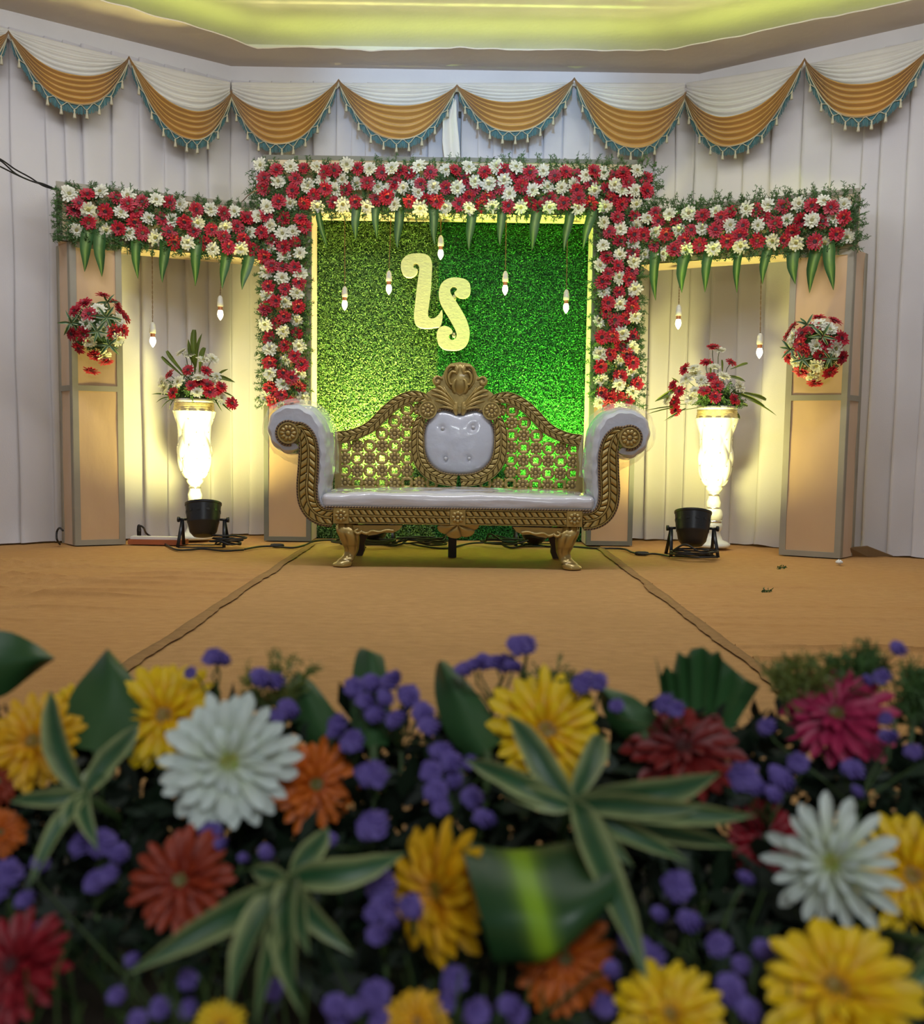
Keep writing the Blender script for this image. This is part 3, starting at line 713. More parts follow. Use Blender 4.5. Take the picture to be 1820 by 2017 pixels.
RC = rd(1150, 400, 9.607, "W375,365 R640,265 R965,245 W990,430 W1210,285 R480,545 W690,490 R690,720 R1130,610 R950,600 W940,770 W365,800 R425,1020 W680,970 R920,960 W940,1110 R645,1190 W305,1185 R460,1340 R910,1285 W670,1410 R850,1450 R350,1490 W960,1630 W375,1690 R670,1690 R460,1890 W685,1910 R910,1980 R930,1850")
RC += rd(1150, 600, 9.171, "R395,125 W270,300 R760,250 W925,210 R560,280 R590,370 R320,590 R520,570 W695,525 R885,575 R655,730 W880,780 W280,890 R475,900 R770,890 W655,1010 R880,1050 R300,1120 W855,1215 R655,1300 W315,1360 W640,1450 R960,1430 R315,1595 R585,1640 W880,1570 R800,1720 W290,1770 R440,1810 W640,1860 R480,1700")
RW = rd(1250, 370, 7.913, "R325,395 W540,410 W845,395 R370,520 R630,500 R1055,435 W1265,370 R1490,380 W1740,325 R1345,460 R140,740 W330,690 R490,725 W690,665 R885,660 W1050,630 R1260,650 W1490,580 R1690,590 R310,900 R620,960 R765,825 W800,960 R1015,890 W1230,950 R1445,835 R1640,745 W1650,910 W165,1040 W450,1030")
RW += rd(1470, 360, 7.583, "R150,400 W320,335 R550,360 W785,310 R985,345 W1160,270 R1265,370 W1455,320 R270,490 W175,640 R430,610 W605,550 R830,565 W980,560 R1140,580 W1300,530 R1460,520 R690,740 R160,865 W395,875 R560,860 W745,900 R1025,880 W1160,915 R1345,770 W1500,815")
GG = 'red and white gerbera garlands on the stage set'
def garland(label, A, B, flowers, quads, sprigs, leaves, seed, push=0.043, fr=0.053):
    rnd = random.Random(seed); o, t, n, L = wall_frame(A, B)
    q0 = [sum(p[j] for q in quads for p in q[:4]) / (4 * len(quads)) for j in (0, 1)]
    c = on_plane(q0[0], q0[1], A, B, 0.0)
    root = thing('gerbera_garland', label, 'garland', c.to_tuple(), GG)
    zs = [on_plane(x, y, A, B).z for k, x, y in flowers]; zm, zh = (max(zs) + min(zs)) / 2, (max(zs) - min(zs)) / 2
    for k, x, y in flowers:
        p = on_plane(x, y, A, B, push + rnd.uniform(0.0, 0.03))
        d = n + Vector((rnd.gauss(0, .20), 0, rnd.gauss(0, .16) + .30 * (p.z - zm) / zh * (1 if zh < .4 else .25)))
        put_gerbera(root, p, d, k, fr * rnd.uniform(.92, 1.08), rnd)
    b = MB()
    for q in quads:                                        # small leaflets filling the gaps
        for i in range(int(q[4][0]) if len(q) > 4 else 420):
            u, v = rnd.random(), rnd.random()
            x = (q[0][0] * (1 - u) + q[1][0] * u) * (1 - v) + (q[3][0] * (1 - u) + q[2][0] * u) * v
            y = (q[0][1] * (1 - u) + q[1][1] * u) * (1 - v) + (q[3][1] * (1 - u) + q[2][1] * u) * v
            p = on_plane(x, y, A, B, rnd.uniform(.018, .036))
            sprig(b, p, n * .6 + Vector((rnd.gauss(0, 1), 0, rnd.gauss(0, 1))), rnd.uniform(.03, .06), rnd, 6, .0036, .028)
    for (x, y, dx, dy, l) in sprigs:
        p = on_plane(x, y, A, B, rnd.uniform(.012, .036))
        sprig(b, p, n * rnd.uniform(0, .4) + t * dx - Vector((0, 0, dy)), l, rnd, 13, .0022, .03)
    stuff(b.obj('fern_greens', 'fern', root, smooth=False))
    for (bx, by, tx, ty, w) in leaves:
        p0, p1 = on_plane(bx, by, A, B, .034), on_plane(tx, ty, A, B, .045)
        p0 = p0 + (p0 - p1) * .12
        put_leaf(root, p0, p1, n, HANG[rnd.randrange(3)], w / (.19 * math.hypot(bx - tx, by - ty) * 1.12), 'hanging_leaf')
    return root
rs = random.Random(11)
def edge(x0, y0, x1, y1, n, dx, dy, l=.075, j=.5):
    out = []
    for i in range(n):
        u = (i + rs.random()) / n
        out.append((x0 + (x1 - x0) * u, y0 + (y1 - y0) * u, dx + rs.gauss(0, j), dy + rs.gauss(0, j * .6), l * rs.uniform(.6, 1.3)))
    return out
YF = YC - 0.004
C0, C1 = (CL0, YF), (CR1, YF)
garland('wide red and white gerbera garland along the middle beam over the backdrop', C0, C1, CEN,
        [((508, 328), (1285, 328), (1285, 422), (508, 422), (1500,))],
        edge(505, 330, 1285, 328, 60, 0, -1) + edge(625, 420, 1165, 422, 46, 0, 1, .05) + edge(508, 335, 508, 420, 14, -1, 0) + edge(1283, 335, 1285, 420, 14, 1, 0, .09),
        [(627, 418, 644, 490, 13), (704, 408, 699, 473, 19), (741, 402, 741, 470, 17), (787, 412, 783, 490, 20), (852, 402, 857, 484, 20), (929, 410, 924, 492, 21), (988, 404, 985, 484, 20), (1058, 414, 1046, 494, 22), (1123, 410, 1111, 494, 20), (1166, 415, 1148, 490, 20)], 21)
garland('red and white gerbera garland hanging down the left middle pillar', C0, C1, LC,
        [((520, 420), (608, 420), (604, 798), (522, 798), (1000,))],
        edge(521, 470, 521, 800, 46, -1, .1, .06) + edge(605, 430, 604, 790, 14, 1, 0, .04), [], 22)
garland('red and white gerbera garland hanging down the right middle pillar', C0, C1, RC,
        [((1172, 425), (1262, 425), (1252, 802), (1168, 802), (1000,))],
        edge(1256, 480, 1252, 800, 46, 1, .1, .065) + edge(1172, 470, 1165, 790, 14, -1, 0, .045), [], 23)
garland('red and white gerbera garland along the left wing beam above the left vase', LBa, LBb, LW,
        [((128, 375), (515, 425), (515, 505), (128, 480), (850,))],
        edge(122, 372, 500, 415, 44, 0, -1, .06) + edge(124, 376, 124, 478, 24, -1, 0, .06) + edge(215, 478, 505, 508, 30, 0, 1, .05),
        [(174, 452, 165, 535, 24), (196, 462, 199, 545, 24), (266, 469, 271, 548, 20), (325, 469, 320, 557, 22), (387, 469, 383, 564, 22), (445, 490, 438, 569, 21), (490, 500, 477, 571, 22)], 24)
garland('red and white gerbera garland along the right wing beam above the right vase', RBa, RBb, RW,
        [((1268, 408), (1685, 392), (1685, 488), (1268, 508), (850,))],
        edge(1285, 412, 1690, 388, 60, 0, -1, .085) + edge(1684, 390, 1684, 490, 18, 1, 0, .06) + edge(1285, 505, 1600, 492, 30, 0, 1, .05),
        [(1292, 493, 1289, 591, 21), (1348, 500, 1341, 576, 24), (1399, 493, 1387, 576, 21), (1455, 490, 1450, 576, 17), (1512, 490, 1500, 559, 20), (1561, 490, 1565, 559, 25), (1609, 483, 1593, 576, 24), (1633, 483, 1640, 572, 24)], 25)

# ---------------------------------------------------------------- round flower balls on the outer pillars
def flower_ball(label, A, B, cx, cy, rpx, flowers, ros, seed):
    rnd = random.Random(seed); o, t, n, L = wall_frame(A, B)
    c = on_plane(cx, cy, A, B, .125); e = on_plane(cx + rpx, cy, A, B, .125); R = (e - c).length
    root = thing('flower_ball', label, 'flower ball', c.to_tuple(), 'round flower balls hung on the outer pillars')
    b = MB(); M = Matrix.Translation(c)
    b.lathe([(R * .62 * math.sin(a), -R * .62 * math.cos(a)) for a in [PI * (i + .15) / 10.3 for i in range(11)]], 14, M)
    for i in range(150):
        d = Vector((rnd.gauss(0, 1), rnd.gauss(-.6, .8), rnd.gauss(0, 1))).normalized(); sprig(b, c + d * R * .6, d, R * .3, rnd, 4, .003, .03)
    stuff(b.obj('leaf_core', 'fern', root))
    b = MB(); b.tube([c + n * -.02, c - n * .119], .02, 8); b.obj('hanger', 'stem', root)
    def sp(x, y, k=1.0):
        q = on_plane(x, y, A, B, .125) - c; q = q - n * q.dot(n); r = min(q.length / R, 1.06)
        return c + q + n * R * .75 * k * math.sqrt(max(0.02, 1 - min(r, 1) ** 2)), q
    for kd, x, y in flowers:
        p, q = sp(x, y); put_gerbera(root, p, (p - c).normalized() + n * .25 + Vector((0, 0, -.05)), kd, .054 * rnd.uniform(.9, 1.05), rnd)
    for x, y, s in ros:
        p, q = sp(x, y, 1.12)
        for k in range(6):
            a = 2 * PI * (k + rnd.uniform(-.3, .3)) / 6; d = t * math.cos(a) + Vector((0, 0, math.sin(a))) + n * rnd.uniform(-.1, .5)
            put_leaf(root, p, p + d.normalized() * s * rnd.uniform(.75, 1.15), n, rnd.choice(VAR), 1.35)
flower_ball('round ball of red and white gerberas on the left outer pillar', LPa, LPb, 193, 650, 62,
            rd(110, 560, 10.62, "R990,250 R600,420 R400,590 W890,570 R1240,400 R1320,560 R1450,710 R700,680 W650,880 W995,1000 W1310,800 R1400,1010 R590,1090 R340,1060 W700,1230 W1290,1180 R480,1350 R820,1500 R1050,1620 R740,1800 W1010,1510 R1200,1050"),
            [(209, 631, .085), (141, 640, .085), (191, 659, .075), (214, 684, .08), (211, 596, .07)], 41)
flower_ball('round ball of red and white gerberas on the right outer pillar', RPa, RPb, 1609, 688, 64,
            rd(1530, 600, 11.2, "R920,300 R1280,370 W960,470 W1190,590 R380,490 W390,740 R590,680 R830,570 R1440,780 W910,960 W1320,1010 R1140,900 R560,940 R1000,1160 R1450,1190 W450,1300 W900,1380 R560,1500 R1180,1500 R850,1730 R270,1180 R620,1080 W770,1600 R240,700"),
            [(1624, 668, .085), (1561, 692, .085), (1584, 712, .08), (1637, 710, .07), (1592, 643, .07)], 42)

# ---------------------------------------------------------------- tall white urns with flowers
def urn(px, base, label, seed):
    c = base; root = thing('vase', label, 'vase', c, 'tall white pedestal urns on the stage')
    M = Matrix.Translation(c)
    def quilt(a, z): return .013 * (abs(math.sin(3.5 * a + 15 * z) * math.sin(3.5 * a - 15 * z)) ** .5) - .006
    b = MB(); b.lathe([(.115, .012), (.118, .03), (.10, .045), (.065, .06), (.052, .09), (.05, .115), (.06, .13), (.062, .16), (.05, .185)], 28, M); b.obj('base', 'lacquer', root)
    b = MB(); b.lathe([(.05, .185), (.06, .20), (.064, .23), (.054, .262), (.04, .275), (.047, .29), (.049, .315), (.04, .335), (.033, .362), (.037, .38)], 24, M); b.obj('stem', 'lacquer', root)
    b = MB(); b.lathe([(.037, .38), (.052, .398), (.057, .41), (.05, .42), (.058, .428)], 24, M); b.obj('collar', 'lacquer', root)
    for z, r in ((.185, .058), (.275, .045), (.365, .04)):
        b = MB(); b.lathe([(r - .01, z - .009), (r, z - .007), (r, z + .007), (r - .01, z + .009)], 20, M); b.obj('silver_ring', 'stud', root)
    prof = [(.058, .428), (.078, .45), (.092, .48), (.105, .53), (.113, .59), (.113, .63), (.108, .67), (.103, .71), (.105, .755), (.115, .805), (.131, .855), (.141, .885)]
    pr = [tuple(q) for q in spline(prof, 46)]
    b = MB(); b.lathe(pr, 84, M, quilt); b.obj('bowl', 'lacquer', root)
    b = MB(); b.lathe([(.14, .885), (.134, .893), (.137, .90), (.131, .908), (.135, .916), (.13, .924), (.134, .932), (.13, .938)], 32, M); b.obj('gold_band', 'gold_band', root)
    b = MB(); b.lathe([(.13, .938), (.133, .948), (.13, .962), (.118, .966), (.112, .955), (.09, .95)], 32, M); b.obj('rim', 'lacquer', root)
    b = MB()
    for k in range(7):
        for j in range(5):
            z = .47 + j * .0898; a = 2 * PI * (k + .5 * (j % 2)) / 7 + .2; rr = interp([(q[1], q[0]) for q in pr], z)
            p = Vector(c) + Vector((rr * math.cos(a), rr * math.sin(a), z)); b.lathe([(.006 * math.sin(u), -.006 * math.cos(u)) for u in (.2, .9, 1.6, 2.3, 2.95)], 6, Matrix.Translation(p))
    stuff(b.obj('studs', 'stud', root))
    return Vector(c) + Vector((0, 0, .95))
def arrangement(label, top, flowers, leaves, palms, seed, Y):
    rnd = random.Random(seed); root = thing('flower_arrangement', label, 'flowers', top.to_tuple(), 'gerbera arrangements standing in the urns')
    b = MB(); b.lathe([(.085, -.03), (.095, .0), (.08, .05), (.04, .08)], 16, Matrix.Translation(top)); b.obj('foam_block', 'foam_block', root)
    b = MB(); st = MB()
    for i in range(170):
        d = Vector((rnd.gauss(0, 1), rnd.gauss(-.3, .7), abs(rnd.gauss(.1, .6)) - .1)).normalized()
        sprig(b, top + d * rnd.uniform(.03, .11) + Vector((0, 0, .03)), d, rnd.uniform(.05, .12), rnd, 9, .0026, .03)
    stuff(b.obj('fern_greens', 'fern', root, smooth=False))
    for kd, x, y, tx, ty in flowers:
        p = P(x, y, Y); q = p - top
        dy = -.16 + .5 * max(0, q.z - .1) + .5 * abs(q.x) ** 1.2 + rnd.uniform(-.02, .02); p = P(x, y, Y + min(.06, dy))
        d = Vector((.8 * q.x / .2 + tx, -1.0, ty + .35 + q.z)); put_gerbera(root, p, d, kd, .05 * rnd.uniform(.9, 1.06), rnd)
        dd = d.normalized(); mid = p - dd * .05
        st.tube([p - dd * .004, mid, top + (mid - top) * .25 + Vector((0, 0, .02))], .0025, 5)
    stuff(st.obj('stems', 'stem', root))
    for (x0, y0, x1, y1, w, mm) in leaves:
        a, e = P(x0, y0, Y - .02), P(x1, y1, Y - .05)
        put_leaf(root, a, e, (rnd.uniform(-.3, .3), -1, .3), mm, w)
OLIVE = [strap_leaf(60 + s, .2, .05, stripe=(0.13, 0.18, 0.035), edge=(0.11, 0.155, 0.022), prof=p) for s, p in enumerate((((0, .2), (.3, .5), (.75, 1), (.95, .8), (1, .55)), ((0, .2), (.3, .9), (.6, 1), (.85, .6), (1, .05))))]
LVb = P(385, 1073, 6.08); LVb.z = 0.012
RVb = P(1403, 1078, 6.05); RVb.z = 0.012
ltop = urn(385, LVb.to_tuple(), 'tall white quilted urn on the left, beside the red board', 1)
rtop = urn(1403, RVb.to_tuple(), 'tall white quilted urn on the right, left of the right box pillar', 2)
def fl(x0, y0, s, txt):
    out = []
    for w in txt.split():
        r = w[1:].split(','); out.append((w[0], x0 + float(r[0]) / s, y0 + float(r[1]) / s, float(r[2]) if len(r) > 2 else 0, float(r[3]) if len(r) > 3 else 0))
    return out
def px(x0, y0, s, *q): return [(x0 + a / s, y0 + b_ / s, x0 + c / s, y0 + d / s, w, m) for a, b_, c, d, w, m in q]
arrangement('red and white gerberas with tall olive leaves in the left urn', ltop,
            fl(290, 640, 9.579, "R770,855,0,.1 R1120,870,.8,.8 R420,940,-.5,.6 W280,1080 W580,1080 R490,1280 W940,1270 R1000,1080,0,.6 R1130,1130,0,.5 R1290,1220 R1400,1160,.3,.4 R1180,1270 R1590,1480 W640,520,-.8,.8 W800,560,0,.8 W1230,640,.7,.8 W1060,660,.4,.8 W960,1000,0,1 W1310,980,.5,.5 W1230,1090,.4,.4 W330,1190 R830,1150 W1400,1380"), 
            px(290, 640, 9.579, (900, 900, 890, 90, .75, OLIVE[0]), (920, 800, 1030, 160, .6, OLIVE[1]), (900, 800, 770, 270, .8, OLIVE[1]), (750, 1000, 370, 490, .65, OLIVE[0]), (700, 1000, 270, 600, .6, OLIVE[0]), (1150, 960, 1660, 1080, .8, OLIVE[1]), (1300, 980, 1530, 830, .8, OLIVE[1]), (980, 900, 1090, 430, 1.2, OLIVE[0]), (500, 1330, 80, 1310, .55, VAR[0]), (480, 1360, 150, 1450, .5, VAR[1]), (500, 1380, 260, 1580, .45, VAR[0]), (520, 1390, 390, 1580, .5, VAR[2]), (1300, 1400, 1600, 1650, .6, VAR[0]), (1250, 1380, 1420, 1640, .5, VAR[0]), (1400, 1250, 1650, 1370, .5, OLIVE[1])), None, 51, LVb.y)
arrangement('red and white gerberas with a palm frond in the right urn', rtop,
            fl(1270, 660, 7, "R940,165,0,1.2 W1030,210,0,1 R845,380,0,1 R1190,380,.3,.7 R550,470,-.8,.3 W670,460,0,.8 W570,605 W780,620 W960,440,0,.9 W1090,570,.2,.9 R920,590 R1000,700 W1310,710 R480,780 R390,700,-.8,0 W690,770,0,.6 W640,880 R970,855 R1240,890 R820,770,0,.4 W320,870,-1,0 R415,930,-.5,0 R425,1035,0,-.3 W700,540,0,.6 W820,660,0,.6"),
            px(1270, 660, 7, (1180, 470, 1420, 390, .8, OLIVE[0]), (1130, 560, 1390, 640, .9, OLIVE[1]), (1250, 770, 1670, 900, .7, OLIVE[0]), (1200, 780, 1660, 980, .5, OLIVE[1]), (1400, 880, 1815, 1110, .12, OLIVE[1]), (480, 720, 140, 920, .8, OLIVE[1]), (470, 660, 370, 590, .9, OLIVE[1]), (480, 980, 0, 1045, .14, OLIVE[1]), (500, 990, 20, 1095, .14, OLIVE[1]), (560, 1010, 260, 1190, .4, VAR[0]), (570, 1010, 330, 1150, .3, VAR[2]), (1150, 960, 1300, 1160, 1.1, OLIVE[0]), (1180, 940, 1420, 980, .9, OLIVE[0]), (1060, 560, 1060, 340, .7, OLIVE[0]), (900, 560, 890, 330, .6, OLIVE[1])), None, 52, RVb.y)
# ================================================================ the carved sofa
YF_, YB_ = 4.87, 5.40
XC = P(902, 1000, YF_).x
SOFA = thing('carved_sofa', 'ornate bronze carved wooden sofa with white leather in clear plastic wrap', 'sofa', (XC, 5.1, 0))
def F(px, py): p = P(px, py, YF_); return (p.x, p.z)
def B_(px, py): p = P(px, py, YB_); return (p.x, p.z)
def mir(pts): return [(2 * XC - x, z) for x, z in pts]
def part(b, name, m, sharp=None, parent=None, smooth=True): return b.obj(name, m, parent or SOFA, smooth=smooth, sharp=sharp)
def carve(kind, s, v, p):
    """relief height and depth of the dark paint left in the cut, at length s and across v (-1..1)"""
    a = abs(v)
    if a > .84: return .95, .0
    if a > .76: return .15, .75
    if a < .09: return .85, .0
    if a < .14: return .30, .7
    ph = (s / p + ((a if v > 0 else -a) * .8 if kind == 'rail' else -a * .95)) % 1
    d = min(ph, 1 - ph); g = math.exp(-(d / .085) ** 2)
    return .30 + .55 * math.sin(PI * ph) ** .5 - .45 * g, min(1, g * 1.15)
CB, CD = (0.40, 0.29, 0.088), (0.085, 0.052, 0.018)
def band(path, widths, yf, depth, relief, pitch, kind='leaf', ds=.0032, nv=30, endcaps=True, flip=False):
    """carved moulding swept along an (x,z) path; relief points to the viewer"""
    n0 = 200; sp_ = spline([(x, z, w) for (x, z), w in zip(path, widths)], n0)
    cum = [0]
    for q, r in zip(sp_, sp_[1:]): cum.append(cum[-1] + math.hypot(r[0] - q[0], r[1] - q[1]))
    n = max(8, int(cum[-1] / ds)); rows = []; cols = []; j = 0; pts = []
    for k in range(n + 1):
        s = cum[-1] * k / n
        while j < n0 - 2 and cum[j + 1] < s: j += 1
        u = (s - cum[j]) / max(1e-9, cum[j + 1] - cum[j]); pts.append(tuple(a + (c - a) * u for a, c in zip(sp_[j], sp_[j + 1])) + (s,))
    for k, (x, z, w, s) in enumerate(pts):
        q, r = pts[max(k - 1, 0)], pts[min(k + 1, n)]
        tx, tz = r[0] - q[0], r[1] - q[1]; l = math.hypot(tx, tz) or 1; nx, nz = -tz / l, tx / l
        row = [(x - nx * w / 2, yf + depth, z - nz * w / 2)]; cc = [CB]
        for i in range(nv + 1):
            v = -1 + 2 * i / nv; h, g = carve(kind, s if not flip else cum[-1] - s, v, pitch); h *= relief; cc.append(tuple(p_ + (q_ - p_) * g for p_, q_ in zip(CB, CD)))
            if i in (0, nv): h = 0
            row.append((x + nx * w / 2 * v, yf - h, z + nz * w / 2 * v))
        row.append((x + nx * w / 2, yf + depth, z + nz * w / 2)); rows.append(row); cc.append(CB); cols.append(cc)
    b = MB(); b.grid(rows, closed_v=True, cols=cols)
    m = len(rows[0]); b.f.append(tuple(range(m))); b.f.append(tuple((len(rows) - 1) * m + i for i in range(m)))
    return b, [(x, z) for x, z, w, s in pts]
def rope(path3, r, pitch=.016, n=6, ca=(0.055, 0.028, 0.018), cb=(0.30, 0.20, 0.09)):
    pts = [Vector(p) for p in path3]; L = 0; b = MB(); rows = []; cols = []
    cum = [0]
    for p, q in zip(pts, pts[1:]): cum.append(cum[-1] + (q - p).length)
    m = int(cum[-1] / (pitch / 5)); j = 0; c = []
    for k in range(m + 1):
        s = cum[-1] * k / m
        while j < len(pts) - 2 and cum[j + 1] < s: j += 1
        c.append((pts[j].lerp(pts[j + 1], (s - cum[j]) / max(1e-9, cum[j + 1] - cum[j])), s))
    for k, (p, s) in enumerate(c):
        t = (c[min(k + 1, m)][0] - c[max(k - 1, 0)][0]).normalized(); a = t.cross(Vector((0, 1, 0)))
        a.normalize(); e = a.cross(t); row = []; cc = []
        for i in range(n):
            th = 2 * PI * i / n; ph = (s / pitch - th / (2 * PI)) % 1; rr = r * (.72 + .4 * math.sin(PI * ((2 * ph) % 1)))
            row.append(p + a * rr * math.cos(th) + e * rr * math.sin(th)); cc.append(ca if ph < .58 else cb)
        rows.append(row); cols.append(cc)
    b.grid(rows, closed_v=True, cols=cols); return b
# --- front rail
zr = F(900, 1018.8)[1]; hw = .0435; z0r, z1r = zr - hw, zr + hw
xl = F(655, 1018)[0]
def rosette(b, cx, cz, y, R, petals=8, depth=.012):
    rows = []; cols = []; n = petals * 8
    for k, rr in enumerate((0.0, .16, .26, .34, .5, .7, .88, 1.0, 1.02)):
        row = []; cc = []
        for i in range(n):
            a = 2 * PI * i / n; pet = abs(math.cos(petals * a / 2)) ** .5
            r = rr * R * (1 if k < 3 else .80 + .20 * pet)
            h = (.9, .85, .55, .15, .4 + .5 * pet, .35 + .6 * pet, .2 + .55 * pet, .1, -1.0)[k] * depth
            row.append((cx + r * math.cos(a), y - h, cz + r * math.sin(a)))
            g = .85 if k == 3 else (.8 * (1 - pet) ** 1.5 if 3 < k < 7 else .0); cc.append(tuple(p_ + (q_ - p_) * g for p_, q_ in zip(CB, CD)))
        rows.append(row); cols.append(cc)
    b.grid(rows, closed_v=True, cols=cols); return b
for cx in (F(672, 1018)[0], XC, 2 * XC - F(672, 1018)[0]):
    b = MB(); b.prism([(cx - .043, z0r), (cx + .043, z0r), (cx + .043, z1r), (cx - .043, z1r)], YF_ - .008, YF_ + .03, .004); q = part(b, 'rail_block', 'bronze', 30)
    b = MB(); rosette(b, cx, zr, YF_ - .008, .036, 8, .011); part(b, 'rosette', 'bronze_carved', parent=q)
xb = F(672, 1018)[0]
for sgn in (1, -1):
    a, c = xb + .045, XC - .045
    pth = [(a, zr), ((a + c) / 2, zr), (c, zr)]
    b, _ = band(pth if sgn == 1 else mir(pth), [2 * hw] * 3, YF_, .03, .012, .036, 'rail', nv=32); part(b, 'front_rail', 'bronze_carved', 60)
# --- arms: carved S fronts
ap = [(581, 838), (594, 845), (603, 860), (607.5, 880), (608, 900), (606.5, 930), (604.5, 960), (607, 987), (617, 1006), (634, 1017), (655, 1020)]
aw = [10, 20, 29, 33, 35, 36, 36, 35, 33, 31.5, 31]
PXM = YF_ / FPX
cush_prof = [(589, 882), (574, 887), (556, 884), (541, 873), (531, 852), (533, 828), (546, 811), (568, 803.5), (592, 806), (611, 817), (624, 838), (630, 868), (632, 900), (631, 930), (628, 958), (629, 980), (640, 1001)]
for sgn in (1, -1):
    mm = (lambda q: q) if sgn == 1 else mir
    path = mm([F(*q) for q in ap]); wid = [w * PXM for w in aw]
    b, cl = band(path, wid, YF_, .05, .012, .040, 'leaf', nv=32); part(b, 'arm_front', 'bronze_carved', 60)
    cx, cz = mm([F(568, 853)])[0]; Rd = 21.5 * PXM
    b = MB(); M = Matrix(((1, 0, 0, cx), (0, 0, 1, YF_ - .006), (0, 1, 0, cz), (0, 0, 0, 1)))
    b.lathe([(Rd * .98, .52), (Rd, .0), (Rd * .97, -.010), (Rd * .84, -.010), (Rd * .80, -.002), (Rd * .1, .0)], 36, M); sc = part(b, 'arm_scroll', 'bronze', 40)
    b = MB(); rosette(b, cx, cz, YF_ - .008, Rd * .78, 10, .012); part(b, 'rosette', 'bronze_carved', parent=sc)
    # rope trims along both edges of the S and round the scroll
    dense = spline([(x, z, w) for (x, z), w in zip(path, wid)], 120); inn = []; outl = []
    for k, (x, z, w) in enumerate(dense):
        q, r = dense[max(k - 1, 0)], dense[min(k + 1, 119)]; tx, tz = r[0] - q[0], r[1] - q[1]; l = math.hypot(tx, tz)
        nx, nz = -tz / l * sgn, tx / l * sgn
        inn.append((x + nx * (w / 2 + .004), YF_ - .004, z + nz * (w / 2 + .004))); outl.append((x - nx * (w / 2 + .003), YF_ - .002, z - nz * (w / 2 + .003)))
    ring = []
    a0, a1 = (math.radians(285), math.radians(62)) if sgn == 1 else (math.radians(255), math.radians(478))
    for k in range(60):
        a = a0 + (a1 - a0) * k / 59; ring.append((cx + (Rd + .006) * math.cos(a), YF_ - .006, cz + (Rd + .006) * math.sin(a)))
    st = [i for i, p in enumerate(inn) if i > 6]
    b = rope(ring + [inn[i] for i in st], .0062); part(b, 'rope_trim', 'rope')
    b = rope(outl[28:], .0055); part(b, 'rope_trim', 'rope')
    # padded arm: bolster rolled over the scroll
    prof = [tuple(q) for q in spline(mm([F(*q) for q in cush_prof]), 70)]
    inner = mm([F(*q) for q in [(628, 1001), (612, 985), (608, 950), (610, 900), (607, 870), (598, 848), (586, 836), (572, 832), (556, 838), (549, 852), (555, 868), (582, 874)]])
    cumx = [0]
    for q, r in zip(prof, prof[1:]): cumx.append(cumx[-1] + math.hypot(r[0] - q[0], r[1] - q[1]))
    rows = []; ny = 26
    for j in range(ny + 1):
        tt = j / ny; y = YF_ + .012 + .51 * tt; row = []
        for k, (x, z) in enumerate(prof):
            q, r = prof[max(k - 1, 0)], prof[min(k + 1, 69)]; tx, tz = r[0] - q[0], r[1] - q[1]; l = math.hypot(tx, tz); nx, nz = -tz / l * sgn, tx / l * sgn
            e = min(1, k / 8) * min(1, (69 - k) / 8)
            bulge = (.036 * math.sin(PI * min(1, tt * 1.15 + .02)) ** .6 - .010 * (1 if j == 0 else 0)) * e
            pk = .0038 * math.sin(cumx[k] * 85 + 3 * math.sin(tt * 5)) * math.exp(-tt * 3.5) * e + .004 * mnoise.noise((cumx[k] * 22, tt * 6, 9)) * e + .006 * mnoise.noise((cumx[k] * 9, tt * 4, sgn * 3)) * e
            row.append((x + nx * (bulge + pk), y, z + nz * (bulge + pk)))
        row += [(x, y, z) for x, z in inner]
        rows.append(row)
    b = MB(); b.grid(rows, closed_v=True); m = len(rows[0])
    bmc = part(b, 'arm_cushion', 'leather')
    # front and back ends of the bolster
    b2 = MB(); b2.grid([[(x, y_, z) for (x, y_, z) in rows[0][:70]], [(*(lambda q: (q[0], YF_ + .014, q[1]))(inner[min(11, int(11 - 11 * k / 69))]),) for k in range(70)]]); part(b2, 'arm_front_pad', 'leather')
    b2 = MB(); b2.grid([[(x, y_, z) for (x, y_, z) in rows[-1][:70]], [(*(lambda q: (q[0], YF_ + .522, q[1]))(inner[min(11, int(11 - 11 * k / 69))]),) for k in range(70)]]); part(b2, 'arm_back_pad', 'leather')
    # loose clear plastic hanging about the scroll
    wr = []
    pf = [tuple(q) for q in spline(mm([F(*q) for q in [(590, 896), (578, 899), (562, 894), (541, 880), (524, 858), (527, 824), (542, 806), (568, 798), (594, 801), (614, 812), (628, 834), (636, 868), (638, 900), (637, 935)]]), 60)]
    for j in range(17):
        tt = j / 16; y = YF_ - .004 + .50 * tt; row = []
        for k, (x, z) in enumerate(pf):
            q, r = pf[max(k - 1, 0)], pf[min(k + 1, 59)]; tx, tz = r[0] - q[0], r[1] - q[1]; l = math.hypot(tx, tz); nx, nz = -tz / l * sgn, tx / l * sgn
            o = .007 + .036 * math.sin(PI * min(1, tt * 1.1)) ** .6 + .014 * mnoise.noise((k * .22, tt * 5, 4 + sgn)) + .005 * mnoise.noise((k * .8, tt * 12, 9 + sgn))
            droop = .05 * max(0, 1 - k / 14) * tt
            row.append((x + nx * o, y, z + nz * o - droop))
        wr.append(row)
    b = MB(); b.grid(wr); part(b, 'plastic_wrap', 'film')
